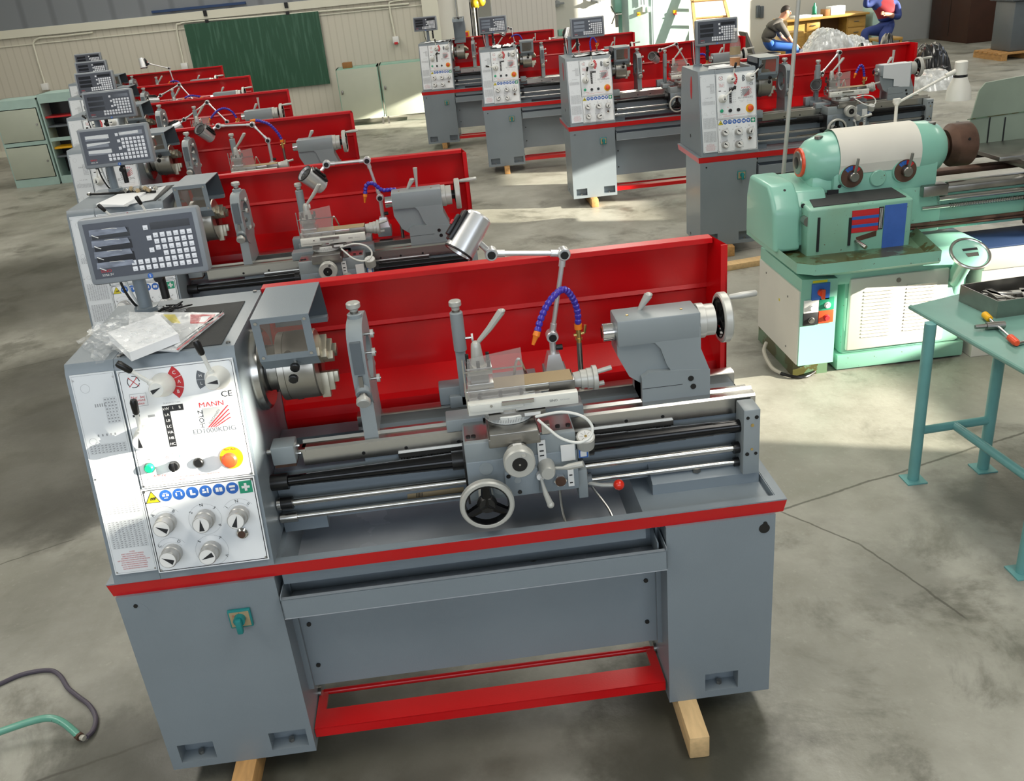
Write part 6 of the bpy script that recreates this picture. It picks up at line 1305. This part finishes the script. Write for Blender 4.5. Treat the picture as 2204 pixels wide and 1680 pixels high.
# plastic heap and black bags
def heap(name, px0, px1, py0, py1, y, mt, label, cat, seed, nx=22, ny=12, z=None, hmax=.5, dep=.9, flat=.45):
    rnd = random.Random(seed); A, B = at(px0, py1, y=y), at(px1, py1, y=y); zt = at((px0+px1)/2, py0, y=y).z; zt = min(hmax, zt) if hmax else zt; m = MB(mt); g = {}; m.mats.append(mt)
    L = B.x-A.x; ph = [rnd.uniform(0, 6) for _ in range(6)]
    for j in range(ny+1):
        for i in range(nx+1):
            u, v = i/nx, j/ny; e = math.sin(PI*u)**flat*math.sin(PI*v)**flat; hh = zt*min(1,e*1.1)*(.88+.09*math.sin(7*u+ph[0])+.05*math.sin(15*u+ph[1]+5*v))+rnd.uniform(-.02, .02)*e
            g[i, j] = len(m.v); m.v.append(V3((A.x+L*u+rnd.uniform(-.01, .01), y-dep/2+dep*v+rnd.uniform(-.01, .01), max(0, hh))))
    for j in range(ny):
        for i in range(nx): m.f.append((g[i, j], g[i+1, j], g[i+1, j+1])); m.mi.append(0); m.f.append((g[i, j], g[i+1, j+1], g[i, j+1])); m.mi.append(0)
    return solid(name, m, label, cat)
heap('plastic_wrap', 1722, 1872, 60, 118, 13.6, 'plastic_thick', 'long heap of crumpled translucent plastic wrapping behind the red splash guard', 'plastic wrap', 2, 60, 20, hmax=.86, flat=.22)
heap('black_bag', 1888, 1926, 72, 108, 13.2, 'bagblack', 'shiny black bag on the right end of the plastic wrap heap', 'bag', 5, 16, 10, hmax=.8, dep=.5)
heap('black_bag', 1832, 1862, 88, 108, 12.7, 'bagblack', 'small black bundle tucked at the middle of the plastic wrap heap', 'bag', 7, 14, 8, hmax=.72, dep=.4)
heap('bin_bag', 1972, 2028, 78, 118, 13.9, 'bagblack', 'black bin bag lying on the open floor right of the splash guard', 'bag', 8, 20, 12, hmax=.48, dep=.8)
heap('black_strap', 2008, 2048, 108, 121, 13.25, 'bagblack', 'flat tail of black plastic beside the bin bag', 'bag', 9, 12, 6, hmax=.12, dep=.3)
heap('clear_plastic', 1965, 2052, 122, 158, 12.0, 'plastic_thick', 'crumpled clear plastic lying on the floor in front of the bin bag', 'plastic wrap', 12, 26, 12, hmax=.25, dep=1.0)
# brown locker, pallet with column
farbox('brown_locker', 12.05, 13.0, 16.85, 18.4, 0, 2.3, 'brown', 'tall dark brown wooden locker against the far grey wall', 'locker', lambda m: (m.box(12.045, 12.05, 17.6, 17.61, .1, 2.2, 'black'), m.box(12.04, 12.05, 17.3, 17.36, 1.66, 1.8, 'paper2'), m.box(12.04, 12.05, 17.75, 17.8, 1.66, 1.78, 'paper2')))
pt = at(2155, 132, z=0); m = MB('wood')
for k in range(3): m.box(pt.x+.0+k*.45, pt.x+.1+k*.45, pt.y, pt.y+.9, 0, .10, 'wood')
for k in range(6): m.box(pt.x-.02, pt.x+1.1, pt.y+k*.15, pt.y+.1+k*.15, .10, .13, 'wood')
solid('pallet', m, 'wooden pallet under the dark grey column at the upper right edge', 'pallet')
m = MB('grey_dark'); a_ = at(2172, 60, y=pt.y+.2); m.box(a_.x, a_.x+.6, pt.y+.1, pt.y+.7, .131, .95, 'grey_dark', .02); m.box(a_.x-.08, a_.x+.7, pt.y+.05, pt.y+.8, .95, 1.3, 'grey_dark', .03); solid('milling_machine', m, 'dark grey-blue machine standing on the pallet', 'machine')  # dark grey machine column on the pallet

# things on the right-row headstocks
def onr(i, pts, z): return [tuple((Matrix.Translation((RR[i][0], RR[i][1], 0)) @ Matrix.Rotation(RR[i][2], 4, 'Z') @ V3((*p, z)))[:2]) for p in pts]
m = MB('paper'); plate_poly(m, onr(3, [(.12, .16), (.36, .14), (.40, .34), (.18, .36)], 0), 1.4195, .004, 'paper2'); plate_poly(m, onr(3, [(.2, .18), (.33, .2), (.3, .36), (.19, .33)], 0), 1.4235, .003, 'paper'); solid('papers', m, 'white sheets lying on the headstock of the front right-row lathe', 'papers')
TM = Matrix.Translation((RR[3][0], RR[3][1], 0)) @ Matrix.Rotation(RR[3][2], 4, 'Z')
m = MB('paper2', TM); m.quad([(1.53, .2415, 1.21), (1.75, .2415, 1.17), (1.75, .2415, 1.3045), (1.53, .2415, 1.3045)]); m.quad([(1.53, .2415, 1.3045), (1.75, .2415, 1.3045), (1.75, .345, 1.3045), (1.53, .345, 1.3045)]); m.quad([(1.62, .2408, 1.14), (1.75, .2408, 1.12), (1.75, .2408, 1.22), (1.62, .2408, 1.22)])
solid('paper_cover', m, 'white paper wrapped over the tailstock of the front right-row lathe', 'paper')
X, Y = onr(3, [(.345, .22)], 0)[0]; bt = thing('drink_bottle', 'clear plastic bottle with a little orange drink on the front right-row headstock', 'bottle', (X, Y, 1.4168)); m = MB('plastic_film'); m.rev((0, 0, 0), (0, 0, 1), [(0, .036), (.01, .04), (.15, .04), (.2, .028), (.24, .014), (.25, .014)], 20, 'acrylic', caps=False); m.build('bottle_body', bt)
m = MB('juice'); m.rev((0, 0, .002), (0, 0, 1), [(0, .036), (.01, .038), (.06, .038)], 20, 'juice'); m.build('drink', bt); m = MB('white'); m.rev((0, 0, .085), (0, 0, 1), [(0, .0405), (.055, .0405)], 20, 'tan', caps=False); m.build('bottle_label', bt); m = MB('white'); m.cyl((0, 0, .25), (0, 0, .27), .015, n=14); m.build('cap', bt)
crumple('papers', 10, 8, onr(1, [(.18, .12), (.42, .10), (.44, .34), (.2, .36)], 0), 1.418, .016, 'paper', 'crumpled white papers on the headstock of the third right-row lathe', 'papers', 21)
crumple('papers', 10, 6, onr(2, [(.10, .13), (.42, .12), (.42, .28), (.12, .30)], 0), 1.418, .008, 'paper2', 'creased sheets on the headstock of the second right-row lathe', 'papers', 22)
crumple('papers', 8, 6, onr(0, [(.10, .13), (.40, .12), (.40, .26), (.12, .28)], 0), 1.418, .008, 'paper2', 'small papers on the headstock of the rearmost right-row lathe', 'papers', 23)
# light blue sheets in chip trays
for i, (x, y_, nm) in enumerate(((.62, .1, 0),)): pass
for i, xs in ((1, (.62, 1.0)), (2, (.60, .95)), (3, (.62, 1.02))):
    m = MB('paper2'); plate_poly(m, onr(i, [(xs[0], .05), (xs[1], .05), (xs[1]+.02, .19), (xs[0]+.03, .19)], 0), .722, .004, 'blueplate' if False else 'paper2'); solid('leaflet', m, 'pale leaflet lying in the chip tray of the '+{1: 'third', 2: 'second', 3: 'front'}[i]+' right-row lathe', 'leaflet')
# ------------------------------------------------------------------ people
def figure(name, nodes, edges, root, label, hair=None, face_dir=None):
    """nodes: name -> (position, radius, material); one continuous skinned body, coloured by the nearest node"""
    names = list(nodes); base = V3(nodes[root][0]); base.z = 0
    me = bpy.data.meshes.new(name); me.from_pydata([tuple(V3(nodes[n][0])-base) for n in names], [(names.index(a), names.index(b)) for a, b in edges], []); o = bpy.data.objects.new(name, me); C.objects.link(o)
    sk = o.modifiers.new('skin', 'SKIN'); sk.use_smooth_shade = True
    for i, n in enumerate(names):
        d = me.skin_vertices[0].data[i]; r = nodes[n][1]; d.radius = r if isinstance(r, tuple) else (r, r); d.use_root = (n == root)
    ss = o.modifiers.new('sub', 'SUBSURF'); ss.levels = 3; ss.render_levels = 3
    dg = bpy.context.evaluated_depsgraph_get(); new = bpy.data.meshes.new_from_object(o.evaluated_get(dg)); o.modifiers.clear(); o.data = new; new.name = name
    mats = sorted({nodes[n][2] for n in names}); new.materials.clear(); [new.materials.append(M[k]) for k in mats]
    rd = lambda n: (sum(nodes[n][1])/2 if isinstance(nodes[n][1], tuple) else nodes[n][1])
    segs = [(V3(nodes[a][0])-base, V3(nodes[b][0])-base, nodes[a][2], nodes[b][2], rd(a), rd(b)) for a, b in edges]
    for p in new.polygons:
        c = p.center; best = None
        for A, B, ma_, mb2, ra, rb in segs:
            t = max(0, min(1, (c-A).dot(B-A)/max(1e-9, (B-A).length_squared))); dd = (c-(A+(B-A)*t)).length/(ra+(rb-ra)*t)
            if best is None or dd < best[0]: best = (dd, ma_ if t < .5 else mb2)
        p.material_index = mats.index(best[1]); p.use_smooth = True
    o.location = base; tag(o, label, 'person'); return o, base
def hand(nodes, edges, wrist, elbow, palm_dir, mt='skin', tag_='h', curl=.5, side=V3((0, -1, 0))):
    w = V3(nodes[wrist][0]); d = palm_dir.normalized(); s_ = side.normalized(); dn = d.cross(s_).normalized()
    nodes[tag_+'p'] = (w+d*.045, (.036, .02), mt); edges.append((wrist, tag_+'p'))
    nodes[tag_+'k'] = (w+d*.085, (.036, .018), mt); edges.append((tag_+'p', tag_+'k'))
    for i, L in enumerate((.062, .072, .068, .055)):
        a = w+d*.095+s_*(i-1.5)*.021; b = a+d*L*.5+dn*L*.12*curl; c = b+d*L*.4*(1-curl*.5)+dn*L*.4*curl
        for k, (q, r) in enumerate(((a, .010), (b, .009), (c, .0075))): nodes['%sf%d%d' % (tag_, i, k)] = (q, r, mt)
        edges += [(tag_+'k', '%sf%d0' % (tag_, i)), ('%sf%d0' % (tag_, i), '%sf%d1' % (tag_, i)), ('%sf%d1' % (tag_, i), '%sf%d2' % (tag_, i))]
    a = w+d*.04-s_*.04; b = w+d*.075-s_*.06; nodes[tag_+'t0'] = (a, .012, mt); nodes[tag_+'t1'] = (b, .010, mt); edges += [(tag_+'p', tag_+'t0'), (tag_+'t0', tag_+'t1')]
def head_parts(o, base, c, fd, upv, hairmt='hair', r=.083):
    c = V3(c)-base; fd = fd.normalized(); upv = upv.normalized(); sd = fd.cross(upv).normalized(); T = Matrix(((fd.x, sd.x, upv.x, c.x), (fd.y, sd.y, upv.y, c.y), (fd.z, sd.z, upv.z, c.z), (0, 0, 0, 1)))
    hh = MB(hairmt, T); n = 20; V = []; F = []
    for j in range(9):
        for i in range(n):
            a = 2*PI*i/n; f = (1+math.cos(a))/2; lim = PI*(.60-.32*f); b = .001+lim*j/8; rr = r*1.12
            V.append(V3((math.cos(a)*math.sin(b)*rr*1.04-.006, math.sin(a)*math.sin(b)*rr*.88, math.cos(b)*rr*1.12+.012)))
    for j in range(8):
        for i in range(n): F.append((j*n+i, (j+1)*n+i, (j+1)*n+(i+1) % n, j*n+(i+1) % n))
    hh.add(V, F); hh.build('hair', o)
    fc = MB('skin', T); fc.tube([(r*.80, 0, .022), (r*1.06, 0, -.016), (r*.88, 0, -.026)], .012, 8, 'skin', smooth=3, rf=lambda t: .007+.008*t); fc.build('nose', o)
    for s_ in (-1, 1):
        e = MB('white', T); e.sph((r*.80, s_*.032, .016), .011, 'white', 10); e.sph((r*.90, s_*.032, .016), .005, 'ink', 8); e.box(r*.86, r*.93, s_*.034-.016, s_*.034+.016, .034, .038, hairmt, .001); e.build('eye', o)
        e = MB('skin', T); e.sph((-.005, s_*r*.86, .0), .028, 'skin', 12, (.6, .35, 1)); e.build('ear', o)
    mo = MB('textred', T); mo.box(r*.80, r*.92, -.024, .024, -.056, -.048, 'rust', .002); mo.build('mouth', o)

Y1 = 15.0; P1 = lambda px, py, dy=0: at(px, py, y=Y1+dy)
hip = P1(1650, 97); 
def body1():
    up = .0075
    ch = P1(1661, 64); ab = P1(1652, 82); nk = P1(1681, 42); hd = P1(1692, 28)
    N = {'hip': (hip, (.15, .14), 'trouser'), 'ab': (ab, (.13, .13), 'tee'), 'ch': (ch, (.165, .15), 'tee'), 'sh': (P1(1671, 53), (.125, .11), 'tee'), 'nk': (nk, .058, 'skin'), 'hd': (hd+V3((0, 0, -.02)), (.085, .095), 'skin'), 'tp': (hd+V3((-.01, 0, .065)), .075, 'skin')}
    E = [('hip', 'ab'), ('ab', 'ch'), ('ch', 'sh'), ('sh', 'nk'), ('nk', 'hd'), ('hd', 'tp')]; N['hip'] = (hip+V3((.02, 0, 0)), (.145, .14), 'trouser')
    for s_, t in ((-1, 'r'), (1, 'l')):
        shp = P1(1674, 56)+V3((0, s_*.19, 0)); el = P1(1692, 84)+V3((0, s_*.20, 0)); wr = P1(1708, 97)+V3((.02, s_*.08, 0))
        N['s'+t] = (shp, .07, 'tee'); N['u'+t] = (shp.lerp(el, .55), .058, 'tee'); N['e'+t] = (el, .042, 'skin'); N['w'+t] = (wr, .030, 'skin'); E += [('sh', 's'+t), ('s'+t, 'u'+t), ('u'+t, 'e'+t), ('e'+t, 'w'+t)]
        hand(N, E, 'w'+t, 'e'+t, V3((.7, -s_*.25, -.6)), tag_='h'+t, side=V3((0, s_, 0)), curl=.7)
        kn = P1(1702, 98)+V3((.03, s_*.17, -.02)); an = V3((kn.x+.02, kn.y, .09)); N['t'+t] = (hip+V3((.1, s_*.1, -.01)), .105, 'trouser'); N['k'+t] = (kn, .075, 'trouser'); N['a'+t] = (an, .05, 'trouser'); N['o'+t] = (an+V3((.13, 0, -.05)), (.04, .035), 'black')
        E += [('hip', 't'+t), ('t'+t, 'k'+t), ('k'+t, 'a'+t), ('a'+t, 'o'+t)]
    o, b = figure('person', N, E, 'hip', 'person in a grey T-shirt and blue trousers sitting hunched forward on a chair', None)
    head_parts(o, b, hd+V3((0, 0, .015)), V3((1, -.25, -.15)), V3((.12, 0, 1)))
    return b
body1()
ch = thing('chair', 'dark chair under the person in the grey T-shirt', 'chair', (hip.x-.05, Y1, 0)); zc_ = hip.z-.13
m = MB('bagblack'); m.box(-.22, .24, -.23, .23, zc_-.06, zc_, 'ink', .02); m.build('seat', ch); m = MB('ink'); m.hexa([(-.27, -.22, zc_+.02), (-.23, -.22, zc_+.02), (-.23, .22, zc_+.02), (-.27, .22, zc_+.02), (-.42, -.2, zc_+.40), (-.38, -.2, zc_+.40), (-.38, .2, zc_+.40), (-.42, .2, zc_+.40)], 'ink'); m.build('backrest', ch)
for x in (-.2, .2):
    for y in (-.2, .2): m = MB('steel_dark'); m.cyl((x, y, 0), (x, y, zc_-.05), .014, n=10); m.build('leg', ch)

Y2 = 14.9; P2 = lambda px, py, dy=0: at(px, py, y=Y2+dy)
def body2():
    hip = P2(1912, 62); ch = P2(1906, 26); hd = P2(1900, -22)
    N = {'hip': (hip, (.18, .16), 'overall'), 'ab': (P2(1908, 46), (.17, .14), 'overall'), 'ch': (ch, (.19, .15), 'overall_red'), 'sh': (P2(1903, 8), (.15, .11), 'overall_red'), 'nk': (P2(1901, -5), .06, 'skin'), 'hd': (hd, (.085, .095), 'skin'), 'tp': (hd+V3((0, 0, .09)), .075, 'skin')}
    E = [('hip', 'ab'), ('ab', 'ch'), ('ch', 'sh'), ('sh', 'nk'), ('nk', 'hd'), ('hd', 'tp')]
    A = {'r': (P2(1880, 6), P2(1862, 12, -.05), P2(1868, -16, -.1)), 'l': (P2(1930, 8), P2(1935, 38, -.15), P2(1906, 30, -.33))}
    for t, (s_, el, wr) in A.items():
        N['s'+t] = (s_, .078, 'overall'); N['e'+t] = (el, .06, 'overall'); N['w'+t] = (wr, .036, 'skin'); E += [('sh', 's'+t), ('s'+t, 'e'+t), ('e'+t, 'w'+t)]
        hand(N, E, 'w'+t, 'e'+t, (wr-el).normalized()*.7+V3((0, -.2, 0)), tag_='h'+t, side=V3((.3, .6, .6)), curl=.8)
    K = {'r': (P2(1860, 68, -.2), 0), 'l': (P2(1900, 78, -.42), 0)}
    for i, (t, (kn, _)) in enumerate(K.items()):
        an = V3((kn.x+.02, kn.y-.05, .09)); N['t'+t] = (hip.lerp(kn, .35), .11, 'overall'); N['k'+t] = (kn, .08, 'overall'); N['a'+t] = (an, .055, 'overall'); N['o'+t] = (an+V3((-.03, -.13, -.05)), (.04, .035), 'black'); E += [('hip', 't'+t), ('t'+t, 'k'+t), ('k'+t, 'a'+t), ('a'+t, 'o'+t)]
    o, b = figure('person', N, E, 'hip', 'person in blue overalls with red chest, sitting with one hand raised'); head_parts(o, b, hd+V3((0, 0, .02)), V3((-.5, -1, -.1)), V3((0, 0, 1)))
    return hip
h2_ = body2()
ch = thing('chair', 'seat hidden beneath the person in blue overalls', 'chair', (h2_.x, Y2+.05, 0)); zc_ = h2_.z-.15
m = MB('desk'); m.box(-.22, .22, -.2, .24, zc_-.05, zc_, 'desk', .01); m.build('seat', ch)
for x in (-.19, .19):
    for y in (-.17, .2): m = MB('desk'); m.box(x-.018, x+.018, y-.018, y+.018, 0, zc_-.04, 'desk'); m.build('leg', ch)
